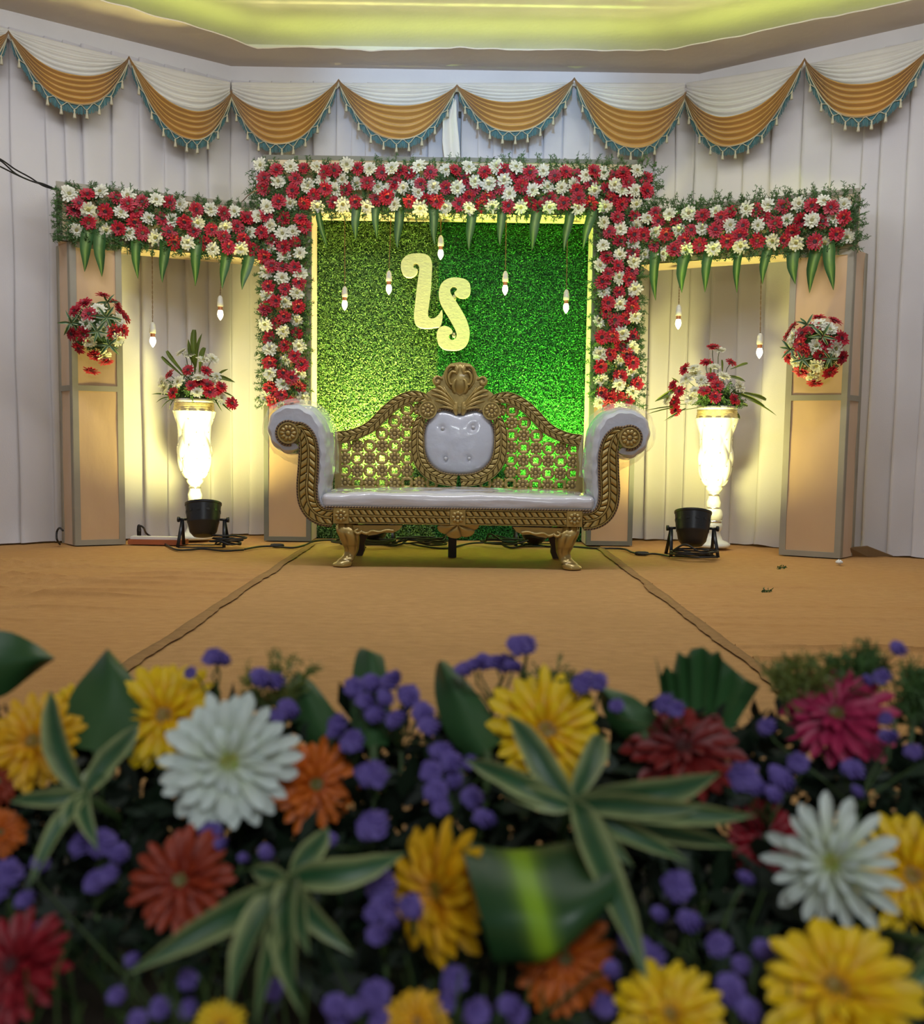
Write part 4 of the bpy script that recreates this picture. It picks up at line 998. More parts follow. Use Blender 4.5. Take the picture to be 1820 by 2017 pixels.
# --- seat
def rbox(b, lo, hi, r, n=(30, 12, 8), bump=None):
    c = [(l + h) / 2 for l, h in zip(lo, hi)]; d = [(h - l) / 2 for l, h in zip(lo, hi)]; idx = {}
    def vid(p):
        key = tuple(round(x, 6) for x in p)
        if key not in idx:
            v = Vector([p[i] * d[i] for i in range(3)]); core = Vector([max(-(d[i] - r), min(d[i] - r, v[i])) for i in range(3)])
            off = v - core
            if off.length > 1e-9: off = off.normalized() * r
            q = core + off + Vector(c)
            if bump: q = bump(q)
            idx[key] = b.vert(q)
        return idx[key]
    def lin(m): # denser near the ends
        return [-math.cos(PI * k / m) * .35 + (-1 + 2 * k / m) * .65 for k in range(m + 1)]
    L = [lin(n[0]), lin(n[1]), lin(n[2])]
    for ax in range(3):
        u, v = [(1, 2), (0, 2), (0, 1)][ax]
        for s in (-1, 1):
            for i in range(n[u]):
                for j in range(n[v]):
                    q = []
                    for a_, c_ in ((0, 0), (1, 0), (1, 1), (0, 1)):
                        p = [0, 0, 0]; p[ax] = s; p[u] = L[u][i + a_]; p[v] = L[v][j + c_]; q.append(vid(p))
                    b.f.append(tuple(q))
    return b
xs0 = F(634, 990)[0] - .01; xs1 = 2 * XC - xs0; zt_ = F(900, 976)[1]
def sb(q):
    e = max(0, 1 - ((q.x - XC) / .85) ** 2); q.z += .028 * e * max(0, 1 - ((q.y - 5.15) / .32) ** 2) * (1 if q.z > zr + .06 else 0)
    q.z += (.007 * mnoise.noise((q.x * 5, q.y * 11, 0)) + .004 * mnoise.noise((q.x * 17, q.y * 9, 4))) * (1 if q.z > zr + .06 else 0)
    q.y += .005 * mnoise.noise((q.x * 4, 0, q.z * 20)); return q
b = MB(); rbox(b, (xs0, YF_ + .004, z1r - .01), (xs1, 5.42, zt_), .034, (90, 34, 14), sb); part(b, 'seat_cushion', 'seat_leather')
xr = F(640, 1003)[0]
b = rope([(xr + (2 * XC - 2 * xr) * k / 40, YF_ - .004, z1r + .004 - .0) for k in range(41)], .006); part(b, 'rope_trim', 'rope')
b = MB(); b.box((XC - .80, YF_ + .028, z0r + .01), (XC + .80, YB_ + .02, z1r - .012)); part(b, 'seat_frame', 'dark_wood', smooth=False)
# --- backrest
DB = .045
tp = [(664, 861), (688, 858), (712, 850), (733, 838), (752, 819), (770, 802), (790, 788.5), (812, 781), (832, 783), (849, 790.5)]
op = [(831, 822), (824.5, 840), (822.5, 862), (823.5, 890), (830, 912), (845, 930), (868, 942), (900, 947)]
PXB = YB_ / FPX
ros_c = B_(843, 808)
for sgn in (1, -1):
    mm = (lambda q: q) if sgn == 1 else mir
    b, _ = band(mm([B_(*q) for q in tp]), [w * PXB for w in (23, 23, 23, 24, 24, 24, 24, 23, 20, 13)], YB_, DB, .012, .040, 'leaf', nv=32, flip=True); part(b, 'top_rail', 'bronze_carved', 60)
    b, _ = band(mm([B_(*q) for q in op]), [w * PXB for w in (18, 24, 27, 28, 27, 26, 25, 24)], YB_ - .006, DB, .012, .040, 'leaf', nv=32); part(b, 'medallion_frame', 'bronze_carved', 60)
    (cx, cz), = mm([ros_c]); R = 18 * PXB
    M = Matrix(((1, 0, 0, cx), (0, 0, 1, YB_ - .016), (0, 1, 0, cz), (0, 0, 0, 1)))
    b = MB(); b.lathe([(R * .98, .05), (R, .0), (R * .96, -.008), (R * .84, -.008), (R * .8, 0.0), (R * .1, .0)], 36, M); q = part(b, 'corner_disc', 'bronze', 40)
    b = MB(); rosette(b, cx, cz, YB_ - .018, R * .76, 9, .014); part(b, 'rosette', 'bronze_carved', parent=q)
# lattice of small flowers and rings between the mouldings
LR = 13.3 * PXB
b = MB(); rosette(b, 0, 0, 0, LR, 8, .012); LFLOW = b.mesh('lattice_flower', 'bronze_carved')
b = MB(); rows = []
for i in range(28):
    a = 2 * PI * i / 28; lobe = .09 * abs(math.cos(2 * a)) ** 4; row = []
    for k in range(8):
        t_ = 2 * PI * k / 8; rr = LR * (.76 - lobe) + LR * (.25 + lobe) * math.cos(t_); row.append((rr * math.cos(a), .010 * math.sin(t_) + .002, rr * math.sin(a)))
    rows.append(row)
b.grid(rows, closed_u=True, closed_v=True)
for sx in (-1, 1): b.lathe([(.008 * math.sin(u), -.008 * math.cos(u)) for u in (.1, .8, 1.57, 2.3, 3.04)], 8, Matrix.Translation((sx * LR * .62, -.004, -LR * .25)))
for a in (.8, 2.35): b.tube([(LR * .9 * math.cos(a), 0, LR * .9 * math.sin(a)), (LR * 1.3 * math.cos(a), .004, LR * 1.3 * math.sin(a))], .005, 5)
LRING = b.mesh('lattice_ring', 'bronze')
lowedge = [(660, 871), (705, 869), (732, 851), (762, 821), (790, 801), (819, 794), (832, 800)]
ovalx = [(800, 836), (814, 824), (838, 814), (862, 810), (892, 809), (922, 819), (942, 842), (956, 876)]
for r in range(-5, 4):
    for c in range(0, 8):
        x, y = 678.5 + 24.6 * c, 927 + 24.3 * r
        if y < interp(lowedge, x) + 4 or x > interp(ovalx, y) - 4 or y > 962: continue
        flower = (c + r) % 2 == 1
        for sgn in (1, -1):
            q = B_(x, y); q = q if sgn == 1 else mir([q])[0]
            link('lattice_flower' if flower else 'lattice_ring', LFLOW if flower else LRING, SOFA, Matrix.Translation((q[0], YB_ + .016, q[1])) @ Matrix.Diagonal((sgn, 1, 1, 1)))
b = MB(); zb = B_(900, 960)[1]; b.prism([(XC - .74, zb - .06), (XC + .74, zb - .06), (XC + .74, zb), (XC - .74, zb)], YB_ + .0, YB_ + .04, .003); part(b, 'back_rail', 'bronze', 30)
for sgn in (1, -1):
    x_ = XC - sgn * .735; b = MB(); b.prism([(x_ - .02, .30), (x_ + .02, .30), (x_ + .02, B_(668, 850)[1]), (x_ - .02, B_(668, 850)[1])], YB_ + .005, YB_ + .045, .002); part(b, 'back_post', 'bronze', 30)
# medallion cushion
mo = [(900, 816), (889, 809.5), (874, 806.5), (860, 810), (847, 822), (839, 836), (835, 852), (834.5, 872), (837, 892), (844, 909), (857, 923), (876, 932), (900, 935)]
half = [B_(*q) for q in mo]; half = [(x + XC - half[0][0] if i in (0, len(half) - 1) else x, z) for i, (x, z) in enumerate(half)]
outl = half + mir(half[1:-1])[::-1]
outl = [tuple(q) for q in spline(outl + outl[:1], 97)][:-1]
cx, cz = XC, B_(900, 868)[1]; rows = []
btn = [B_(872, 844), B_(932, 842), B_(878, 903), B_(924, 903)]
for k in range(15):
    rr = k / 14; row = []
    for x, z in outl:
        px_, pz_ = cx + (x - cx) * rr, cz + (z - cz) * rr
        h = .050 * (1 - rr ** 2.6) ** .6
        for bx, bz in btn: h -= .016 * math.exp(-((px_ - bx) ** 2 + (pz_ - bz) ** 2) / .00045)
        h += .0035 * mnoise.noise((px_ * 16, pz_ * 16, 3)) * (1 - rr) + .002 * math.sin(24 * math.atan2(pz_ - cz, px_ - cx)) * max(0, rr - .6) * (1 - rr) * 5
        row.append((px_, YB_ + .012 - h, pz_))
    rows.append(row)
b = MB(); b.grid(rows, closed_v=True); part(b, 'medallion_cushion', 'leather')
for bx, bz in btn:
    b = MB(); b.lathe([(.011, .004), (.0115, 0), (.009, -.005), (.003, -.007)], 14, Matrix(((1, 0, 0, bx), (0, 0, 1, YB_ - .024), (0, 1, 0, bz), (0, 0, 0, 1)))); part(b, 'tuft_button', 'button')
b = rope([(x, YB_ - .010, z) for x, z in outl + outl[:1]], .0055); part(b, 'rope_trim', 'rope')
# crest
hp = [(900, 713), (888, 716), (878, 725), (873, 738), (868, 743), (860, 740), (852, 746), (853, 756), (861, 763), (850, 767), (840, 774), (846, 788), (857, 800), (863, 812), (875, 807), (888, 809), (900, 817)]
hb = [B_(*q) for q in hp]; d0 = XC - hb[0][0]; hb = [(x + (d0 if i in (0, len(hb) - 1) else 0), z) for i, (x, z) in enumerate(hb)]
b = MB(); b.prism(hb + mir(hb[1:-1])[::-1], YB_ - .006, YB_ + .04, .003); part(b, 'crest_panel', 'bronze', 30)
def cv(pts, rad, y, name='acanthus_leaf', flat=.62, n=14, sides=10):
    for sgn in (1, -1):
        q = spline([(*B_(a, c), d) for a, c, d in pts], n); q = [(x if sgn == 1 else 2 * XC - x, YB_ - dy, z) for x, z, dy in q]
        rr = [interp([(k / (len(rad) - 1), r_) for k, r_ in enumerate(rad)], i / (n - 1)) * PXB for i in range(n)]
        b = MB(); b.tube(q, [(r_, r_ * flat) for r_ in rr], sides); part(b, name, 'bronze')
c0 = B_(900, 748); rows = []; cols = []
for k in range(10):
    e = k / 9 * PI / 2; row = []
    for i in range(40):
        a = 2 * PI * i / 40; rr = math.cos(e) if k < 9 else .02; rg = 1 + .05 * math.cos(12 * a) * math.cos(e)
        row.append((XC + 25 * PXB * rr * rg * math.cos(a), YB_ - .006 - .020 * math.sin(e), c0[1] + 30 * PXB * rr * rg * math.sin(a)))
    rows.append(row)
b = MB(); b.grid(rows, closed_v=True); part(b, 'crest_shell', 'bronze')
cv([(898, 722, .024), (886, 722, .022), (879, 735, .018), (880, 752, .018), (888, 764, .02)], [4, 5, 5, 4, 2.5], 0)
cv([(899, 735, .030), (890, 733, .030), (884, 744, .028), (887, 757, .028), (893, 756, .028)], [3.5, 4.5, 4, 3.5, 3], 0)
cv([(899, 748, .034), (895, 752, .036), (893, 764, .034), (897, 774, .028)], [4, 5, 5, 3], 0)
cv([(898, 719, .026), (900, 728, .032), (899, 738, .032)], [3, 4.5, 1.5], 0)
cv([(872, 748, .012), (862, 742, .016), (855, 748, .020), (858, 756, .022), (865, 754, .022), (863, 749, .024)], [3, 4.5, 5, 5, 4.5, 3], 0, 'crest_volute')
cv([(878, 775, .012), (868, 764, .016), (858, 760, .012)], [6, 6, 3], 0)
cv([(897, 801, .014), (880, 782, .022), (866, 772, .020), (850, 768, .012)], [3, 6, 6.5, 2], 0)
cv([(897, 803, .014), (882, 790, .024), (868, 782, .022), (850, 777, .012)], [3, 6, 6, 2], 0)
cv([(897, 806, .012), (884, 798, .022), (872, 792, .020), (857, 789, .010)], [3, 5.5, 6, 2], 0)
cv([(897, 808, .012), (886, 804, .020), (876, 802, .016), (865, 803, .008)], [3, 4.5, 5, 2], 0)
cv([(898, 800, .016), (888, 784, .020), (878, 770, .020), (874, 762, .014)], [3.5, 4, 3.5, 2], 0)
cv([(898, 792, .016), (897, 806, .022), (899, 818, .012)], [3, 6, 2], 0)
# --- apron under the rail
rows = []; cols = []
for k in range(9):
    t_ = k / 8; row = []; cc = []
    for i in range(57):
        a = PI + PI * i / 56; lob = abs(math.cos(7 * (a - PI) / 2 + PI / 2)) ** .6
        r = t_ * (.86 + .14 * lob); row.append((XC + .118 * r * math.cos(a), YF_ + .012 - (.004 + .014 * lob * math.sin(PI * min(1, t_ + .15))), z0r + .002 + .078 * r * math.sin(a))); g = .85 * (1 - lob) ** 1.6 * (1 if k > 1 else 0); cc.append(tuple(p_ + (q_ - p_) * g for p_, q_ in zip(CB, CD)))
    rows.append(row); cols.append(cc)
bk = [[(p[0], YF_ + .03, p[2]) for p in rows[-1]]]
b = MB(); b.grid(rows + bk, cols=cols + [[CB] * 57]); part(b, 'apron_palmette', 'bronze_carved')
apn = [(694, 1035), (793, 1035), (786, 1044), (774, 1050), (757, 1049), (742, 1053), (726, 1055), (714, 1050), (700, 1052)]
for sgn in (1, -1):
    mm = (lambda q: q) if sgn == 1 else mir
    b = MB(); b.prism(mm([F(*q) for q in apn]), YF_ + .006, YF_ + .03, .003); q = part(b, 'apron_panel', 'bronze', 30)
    for pts in ([(712, 1048), (722, 1051), (733, 1046), (748, 1048), (762, 1044), (776, 1046)], [(706, 1042), (699, 1047), (706, 1051), (713, 1046)]):
        c = spline(mm([F(*p) for p in pts]), 22); b = MB(); b.tube([(x, YF_ + .002, z) for x, z in c], [(.010 * math.sin(PI * (k + 2) / 26) + .003, .008) for k in range(22)], 8); part(b, 'apron_scroll', 'bronze', parent=q)
    # front cabriole leg
    lp = [(680, 1032, .050, 19), (682, 1046, .024, 19.5), (686, 1060, .020, 18), (688, 1074, .030, 15.5), (689, 1086, .040, 13), (685, 1097, .034, 12.5), (678, 1106, .016, 15.5), (674, 1115, .004, 14.5), (676, 1123.6, .004, 10)]
    base = F(671, 1123.6)[1]
    c = spline([(*mm([F(a, y)])[0], d, r * PXM * 1.08) for a, y, d, r in lp], 46); n = 36; rows = []; cols = []
    for k, (x, z, d, r) in enumerate(c):
        t_ = k / 45; row = []; cc = []
        for i in range(n):
            a = 2 * PI * i / n; ridge = .10 * abs(math.cos(3 * a + 2.2 * t_)) ** .5 * max(0, 1 - t_ * 1.5) + .05 * max(0, math.cos(4 * a)) * (1 if t_ > .78 else 0)
            toe = 1.0 + (.28 * max(0, -math.cos(a) * sgn) * math.exp(-((t_ - .88) / .10) ** 2))
            cut = math.exp(-((abs((3 * a + 2.2 * t_) / PI % 1 - .5) - .0) / .07) ** 2) * max(0, min(1, 3.2 - 5 * t_)) + (math.exp(-((t_ - .74 - .03 * math.cos(2 * a)) / .018) ** 2)); ridge -= .10 * cut; cc.append(tuple(p_ + (q_ - p_) * min(1, cut) * .8 for p_, q_ in zip(CB, CD)))
            rr = r * (1 + ridge) ; row.append((x + rr * math.cos(a) * toe, YF_ + .03 + d + rr * 1.0 * math.sin(a) * (1.15 if t_ < .4 else 1), max(0.0135, z)))
        rows.append(row); cols.append(cc)
    b = MB(); b.grid(rows, closed_v=True, cols=cols); b.f.append(tuple(range(n))); b.f.append(tuple(45 * n + i for i in range(n))); part(b, 'front_leg', 'bronze_carved')
    # back leg: flat sawn S
    bl = [(682, 1036), (704, 1036), (710, 1050), (711, 1066), (706, 1082), (707, 1094), (702, 1106), (690, 1106), (690, 1092), (686, 1078), (680, 1060)]
    sx = (F(686, 1040)[0]); q = [((x - 694) * PXB + sx, .7 - (y + 3 - 874) * PXB) for x, y in bl]
    zmin = min(z for x, z in q); q = [(x, z - (zmin - .0145) * max(0, min(1, (.30 - z) / .25))) for x, z in q]; q = mm(q)
    b = MB(); b.prism(q, 5.33, 5.375, .004); part(b, 'back_leg', 'dark_wood', 30)
b = MB(); xm = P(891, 1080, 5.36).x; b.box((xm - .025, 5.33, .0145), (xm + .025, 5.38, z0r + .02)); part(b, 'support_leg', 'black_metal', smooth=False)

# ================================================================ hanging bulbs
def bulb(px_, py_, top, Y, label):
    p = P(px_, py_, Y); q = P(top[0], top[1], Y); q.z = 2.254 if Y > 6.2 else 1.934
    root = thing('hanging_bulb', label, 'light bulb', p.to_tuple(), 'bare bulbs hanging from the beams'); M = Matrix.Translation(p)
    b = MB(); b.lathe([(.002, -.040), (.008, -.032), (.016, -.018), (.020, -.004), (.019, .010), (.0145, .026)], 16, M); b.obj('bulb', 'bulb_glow', root)
    b = MB(); b.lathe([(.0145, .026), (.0155, .030), (.0145, .034), (.0155, .038), (.0145, .042), (.0155, .046), (.0145, .052)], 14, M); b.obj('bulb_cap', 'copper', root)
    b = MB(); b.lathe([(.018, .050), (.021, .056), (.021, .080), (.0185, .084), (.0185, .100), (.015, .112), (.007, .124)], 16, M); b.obj('lamp_holder', 'socket', root)
    b = MB(); a = p + Vector((0, 0, .122)); n = 24
    for ph in (0, PI):
        pts = [a.lerp(Vector((q.x, a.y, q.z)), k / n) + Vector((.0025 * math.cos(k * 1.9 + ph), .0025 * math.sin(k * 1.9 + ph), 0)) for k in range(n + 1)]
        b.tube(pts, .0018, 5)
    c = b.obj('cord', 'cord_brown', root); stuff(c)
YW = 5.98
bulb(301, 672, (300, 500), YW - .05, 'lower bare bulb in the left wing, left of the left urn flowers')
bulb(434, 619, (438, 505), YW + .10, 'upper bare bulb in the left wing, near the left flower column')
bulb(679, 600, (679, 441), 6.24, 'leftmost bare bulb before the grass backdrop, lowest on its left half')
bulb(766, 569, (770, 441), 6.24, 'bare bulb left of the foam letter L')
bulb(868, 500, (868, 441), 6.24, 'highest bare bulb, beside the top of the foam letter L')
bulb(995, 570, (997, 441), 6.24, 'bare bulb right of the foam letter S')
bulb(1115, 606, (1118, 441), 6.24, 'rightmost bare bulb before the grass backdrop')
bulb(1336, 637, (1339, 515), YW + .08, 'upper bare bulb in the right wing, above the right urn flowers')
bulb(1496, 694, (1500, 500), YW - .08, 'lower bare bulb in the right wing, left of the right box pillar')

# ================================================================ stage lamps (par cans) on the floor
def par_can(label, c, d, lens, yaw, k=1.0, cable=None):
    """c: centre of the can; d: beam direction"""
    c = Vector(c); d = Vector(d).normalized(); root = thing('stage_lamp', label, 'stage light', (c.x, c.y, 0.006), 'black stage lamps on the floor')
    R = facing(c, d, 0, k)
    b = MB(); b.lathe([(.03, -.125), (.07, -.12), (.095, -.09), (.108, -.03), (.112, -.025), (.112, -.018), (.115, .0), (.124, .10), (.129, .104), (.129, .118), (.119, .118)], 32, R); b.obj('can', 'black_metal', root, sharp=40)
    b = MB(); b.lathe([(.119, .106), (.08, .108), (.01, .109)], 28, R); b.obj('lens', lens, root)
    b = MB()
    for i in range(12):
        a = 2 * PI * i / 12; b.box((-.012, .112, .045), (.012, .1225, .060), R @ Matrix.Rotation(a, 4, 'Z'))
    stuff(b.obj('vent_ribs', 'black_metal', root, smooth=False))
    ax = Vector((math.cos(yaw), math.sin(yaw), 0)); fw = Vector((-ax.y, ax.x, 0))
    for s in (-1, 1):
        h = c + ax * s * .148 * k
        for u in (-1, 1):
            f = h + fw * u * .085 * k + ax * s * .012; f.z = .018; b = MB(); b.tube([h, h.lerp(f, .5), f], [(.011, .004)] * 3, 8); b.obj('stand_leg', 'black_metal', root)
        b = MB(); b.tube([h - ax * s * .03 * k, h + ax * s * .016], .008, 8); b.tube([h + ax * s * .016, h + ax * s * .03], .018, 10); b.obj('knob', 'black_metal', root)
    for u in (-1, 1):
        a1 = c - ax * .16 * k + fw * u * .085 * k; a2 = c + ax * .16 * k + fw * u * .085 * k; a1.z = a2.z = .018
        b = MB(); b.tube([a1, a2], [(.011, .004)] * 2, 8); b.obj('stand_bar', 'black_metal', root)
    return root
def cord(label, pts, r=.0065, name='power_cable', n=None, m='black_rubber', cat='cable'):
    pts = [tuple(p) for p in pts]; b = MB(); b.tube(spline(pts, n or len(pts) * 7), r, 7); return tag(b.obj(name, m), label, cat)
par_can('black stage lamp lighting the left urn from below', (-1.665, 5.70, .190), (-.08, .30, .95), 'lens_glow', .06, .90)
par_can('black stage lamp lighting the right urn from below', (1.45, 5.56, .190), (.08, .30, .95), 'lens_glow', -.02, .90)
par_can('black stage lamp behind the sofa, left of its support leg', (-.60, 6.04, .14), (-.05, .45, .89), 'lens_glow', .0, .85)
par_can('black stage lamp behind the sofa, right of its support leg', (.50, 6.04, .14), (.08, .45, .89), 'lens_glow_green', .05, .85)
def fz(x, y, z=.0175): return floor_pt(x, y, z)
def coil(label, cx, cy, r, turns, seed, tall=.03):
    rnd = random.Random(seed); c = floor_pt(cx, cy, .02); pts = []
    for k in range(turns * 9):
        a = 2 * PI * k / 9; rr = r * (1 + rnd.uniform(-.25, .2)); pts.append(c + Vector((rr * math.cos(a) * 1.2 + .02 * math.sin(k * .3), rr * math.sin(a) * .8, .006 + tall * k / (turns * 9) + .02 * max(0, rnd.gauss(0, 1)) * (k % 3 == 0))))
    b = MB(); b.tube(spline([tuple(p) for p in pts], len(pts) * 5), .006, 6); return tag(b.obj('coiled_cable', 'black_rubber'), label, 'cable')
coil('coil of black cable lying at the left stage lamp', 448, 1076, .085, 4, 1, .07)
coil('coil of black cable lying at the right stage lamp', 1364, 1099, .10, 4, 2, .05)
coil('tangle of black cable under the left half of the sofa', 718, 1074, .16, 3, 3, .04)
coil('tangle of black cable under the sofa, left of the support leg', 835, 1074, .13, 4, 4, .05)
coil('tangle of black cable under the right half of the sofa', 992, 1075, .11, 3, 5, .05)
cord('black cable from the red board plug to the left stage lamp', [fz(275, 1045, .10), fz(276, 1036, .135), fz(283, 1040, .12), fz(290, 1052, .05), fz(315, 1066, .02), fz(345, 1082), fz(372, 1083), fz(400, 1081), fz(440, 1085), fz(480, 1083)])
b = MB(); q = fz(274, 1050, .055); b.lathe([(.006, .06), (.013, .05), (.016, .02), (.014, -.02), (.008, -.032)], 10, Matrix.Translation(q)); tag(b.obj('plug', 'black_rubber'), 'black plug standing on the red board by the left box pillar', 'plug')
cord('black cable running along the floor from the left stage lamp towards the sofa', [fz(482, 1082), fz(510, 1077), fz(540, 1076), fz(575, 1079), fz(600, 1074, .02), fz(620, 1066, .02), fz(655, 1064), fz(690, 1071), fz(720, 1078)])
for lab, x, y in (('black inline switch on the cable left of the sofa', 546, 1074.5), ('black inline switch on the cable right of the sofa', 1264, 1090)):
    b = MB(); q = fz(x, y, .02); b.lathe([(.006, -.045), (.011, -.04), (.014, -.02), (.014, .02), (.011, .04), (.006, .045)], 10, Matrix.Translation(q) @ Matrix.Rotation(PI / 2, 4, 'Y')); tag(b.obj('inline_switch', 'black_rubber'), lab, 'switch')
cord('black cable running from under the sofa to the right stage lamp', [fz(985, 1071), fz(1010, 1079), fz(1040, 1072), fz(1085, 1077), fz(1130, 1077), fz(1170, 1080), fz(1225, 1081), fz(1245, 1088), fz(1264, 1092), fz(1290, 1091), fz(1320, 1096)])
cord('black cable lying across the floor under the middle of the sofa', [fz(725, 1066), fz(770, 1075), fz(800, 1070), fz(835, 1076), fz(880, 1080), fz(930, 1070), fz(985, 1069)])
cord('black cable loop peeping out at the left box pillar foot', [fz(118, 1072), fz(112, 1062, .06), fz(112, 1048, .10), fz(117, 1040, .13), fz(124, 1045, .12)])
YT = on_plane(115, 378, LPa, LPb).y
for k, (lab, y0, ym) in enumerate((('topmost of the three black wires at the left box beam', 313, 346), ('middle one of the three black wires at the left box beam', 316, 352), ('lowest of the three black wires at the left box beam', 328, 352))):
    pts = [P(-120, y0 - 50, 5.0), P(-40, y0 - 18, 5.25), P(0, y0, 5.35), P(30, y0 + (ym - y0) * .62 + (3 if k == 1 else 0), 5.45), P(60, ym + 4, 5.55), P(85, 366 - 2 * k, 5.62), P(112, 374, YT + .06)]
    b = MB(); b.tube(spline([tuple(p) for p in pts], 50), .0045, 6); tag(b.obj('wire', 'black_rubber'), lab, 'wire')
pts = [P(508, 372, 6.0), P(490, 384, 6.05), P(478, 396, 6.1), P(466, 406, 6.13)]
b = MB(); b.tube(spline([tuple(p) for p in pts], 20), .003, 5); tag(b.obj('wire', 'cord_brown'), 'thin dark wire slanting down beside the top of the left flower column', 'wire')

# ================================================================ small things on the floor
b = MB(); a, c = floor_pt(252, 1076), floor_pt(362, 1078)
t_ = (c - a).normalized(); n_ = Vector((t_.y, -t_.x, 0)); M = Matrix(((t_.x, -n_.x, 0, a.x), (t_.y, -n_.y, 0, a.y), (0, 0, 1, 0.013), (0, 0, 0, 1)))
b.box((0, 0, 0), ((c - a).length, .09, .032), M); tag(b.obj('red_board', 'red_board', smooth=False), 'red-brown wooden board lying at the foot of the left curtain', 'board')
b = MB(); b.box((.01, .015, .033), ((c - a).length - .04, .075, .050), M); tag(b.obj('socket_strip', 'white_plastic', smooth=False), 'white socket strip lying on the red-brown board', 'socket strip')
q = floor_pt(1653, 1106, .03); rows = []
for i in range(9):
    rows.append([(q.x + .022 * math.cos(2 * PI * k / 12) * math.sin(PI * (i + .4) / 9) * (1 + .5 * mnoise.noise((k, i * 2, 1))), q.y + .02 * math.sin(2 * PI * k / 12) * math.sin(PI * (i + .4) / 9) * (1 + .5 * mnoise.noise((k, i * 2, 5))), .010 + .032 * i / 8 * (1 + .3 * mnoise.noise((k * .6, i, 8)))) for k in range(12)])
b = MB(); b.grid(rows, closed_v=True); tag(b.obj('crumpled_paper', 'white_plastic', smooth=False), 'crumpled white scrap at the foot of the right box pillar', 'paper')
# dark folded corner of carpet at the right curtain
a, c, d = floor_pt(1650, 1098), floor_pt(1760, 1099), P(1706, 1084, floor_pt(1706, 1100).y)
b = MB(); th = Vector((0, 0, .006)); up = [a + Vector((0, 0, .010)), a.lerp(c, .5) + Vector((0, -.03, .010)), c + Vector((0, 0, .010)), Vector((d.x + .02, d.y + .02, .075)), Vector((d.x - .10, d.y + .01, .065))]
k0 = [b.vert(p) for p in up]; k1 = [b.vert(p + Vector((0, .012, .004))) for p in up]; b.f.append(tuple(k0)); b.f.append(tuple(k1)[::-1])
for i in range(5): b.f.append((k0[i], k0[(i + 1) % 5], k1[(i + 1) % 5], k1[i]))
tag(b.obj('carpet_scrap', 'cord_brown', smooth=False), 'dark brown folded carpet corner at the foot of the right curtain', 'carpet scrap')
rnd = random.Random(5)
for lab, x, y in (('green leaf crumb on the carpet left of the right box pillar foot', 1540, 1119), ('green leaf crumb on the right carpet, nearer the flower bank', 1510, 1164)):
    b = MB(); q = floor_pt(x, y, .012); sprig(b, q, (.6, .2, .1), .03, rnd, 9, .003, .022); sprig(b, q, (-.6, -.2, .15), .025, rnd, 9, .003, .022); stuff(tag(b.obj('leaf_crumb', 'fern', smooth=False), lab, 'leaf'))
# ================================================================ flower bank in front of the camera
def DFG(py): return max(.50, min(.92, .86 - (py - 1270) * .00042))
rnd = random.Random(99)
# trough that holds the bank
b = MB(); b.box((-.95, .42, .012), (.95, 1.02, .20)); b.box((-.93, .44, .20), (.93, 1.0, .235)); tag(b.obj('flower_trough', 'planter', smooth=False), 'long low brown trough under the mixed flower bank', 'planter')
ZT0 = .2355
def stemto(p, d, lean=.0):
    b = MB(); base = Vector((p.x + lean, p.y + .10, ZT0)); m = p - Vector(d) * .05
    b.tube([p - Vector(d) * .003, m, base.lerp(m, .5), base], .003, 6); return b
def petal_big(w=.17, droop=.12, seed=0):
    rn = random.Random(seed); b = MB(); rows = []; cols = []
    for i in range(9):
        t = i / 8; r = .15 + .85 * t; wd = w * interp(((0, .35), (.3, .75), (.65, 1), (.86, .9), (.96, .55), (1, .2)), t)
        rows.append([(r, u * wd / 2, .10 * t - droop * t * t + .18 * wd * u * u + (.006 * math.sin(9 * t + 4 * u))) for u in (-1, -.5, 0, .5, 1)])
        cols.append([t] * 5)
    return rows, cols
PCOL = {'white': ((.46, .52, .30), (.66, .74, .70)), 'yellow': ((.72, .28, .0), (.84, .58, .002)), 'orange': ((.42, .05, .0), (.62, .14, .006)),
        'red': ((.09, .002, .003), (.20, .007, .006)), 'magenta': ((.26, .008, .05), (.42, .018, .09)), 'darkred': ((.10, .0, .004), (.26, .0, .010)), 'orangered': ((.20, .008, .003), (.32, .035, .006)), 'amber': ((.66, .22, .0), (.78, .44, .002))}
PM = {}
for cn, (c0_, c1_) in PCOL.items():
    PM[cn] = []
    for v in range(3):
        rows, cols = petal_big((.26, .29, .24)[v], (.10, .17, .06)[v], v)
        b = MB(); b.grid(rows, cols=[[tuple(a + (e - a) * min(1, t * 1.3) for a, e in zip(c0_, c1_)) for t in r] for r in cols]); PM[cn].append(b.mesh('petal', 'petal'))
DM = {cn: disc_mesh(70 + i, {'white': (.30, .33, .05), 'yellow': (.30, .19, .01), 'amber': (.26, .16, .01)}.get(cn, (.14, .12, .02)) if cn not in ('red', 'darkred') else (.06, .01, .01), {'white': (.38, .42, .10), 'yellow': (.34, .17, .005), 'amber': (.28, .15, .005), 'orange': (.16, .13, .01), 'orangered': (.16, .11, .02), 'red': (.05, .005, .005), 'magenta': (.12, .01, .03), 'darkred': (.04, .0, .004)}[cn], .19) for i, cn in enumerate(PCOL)}
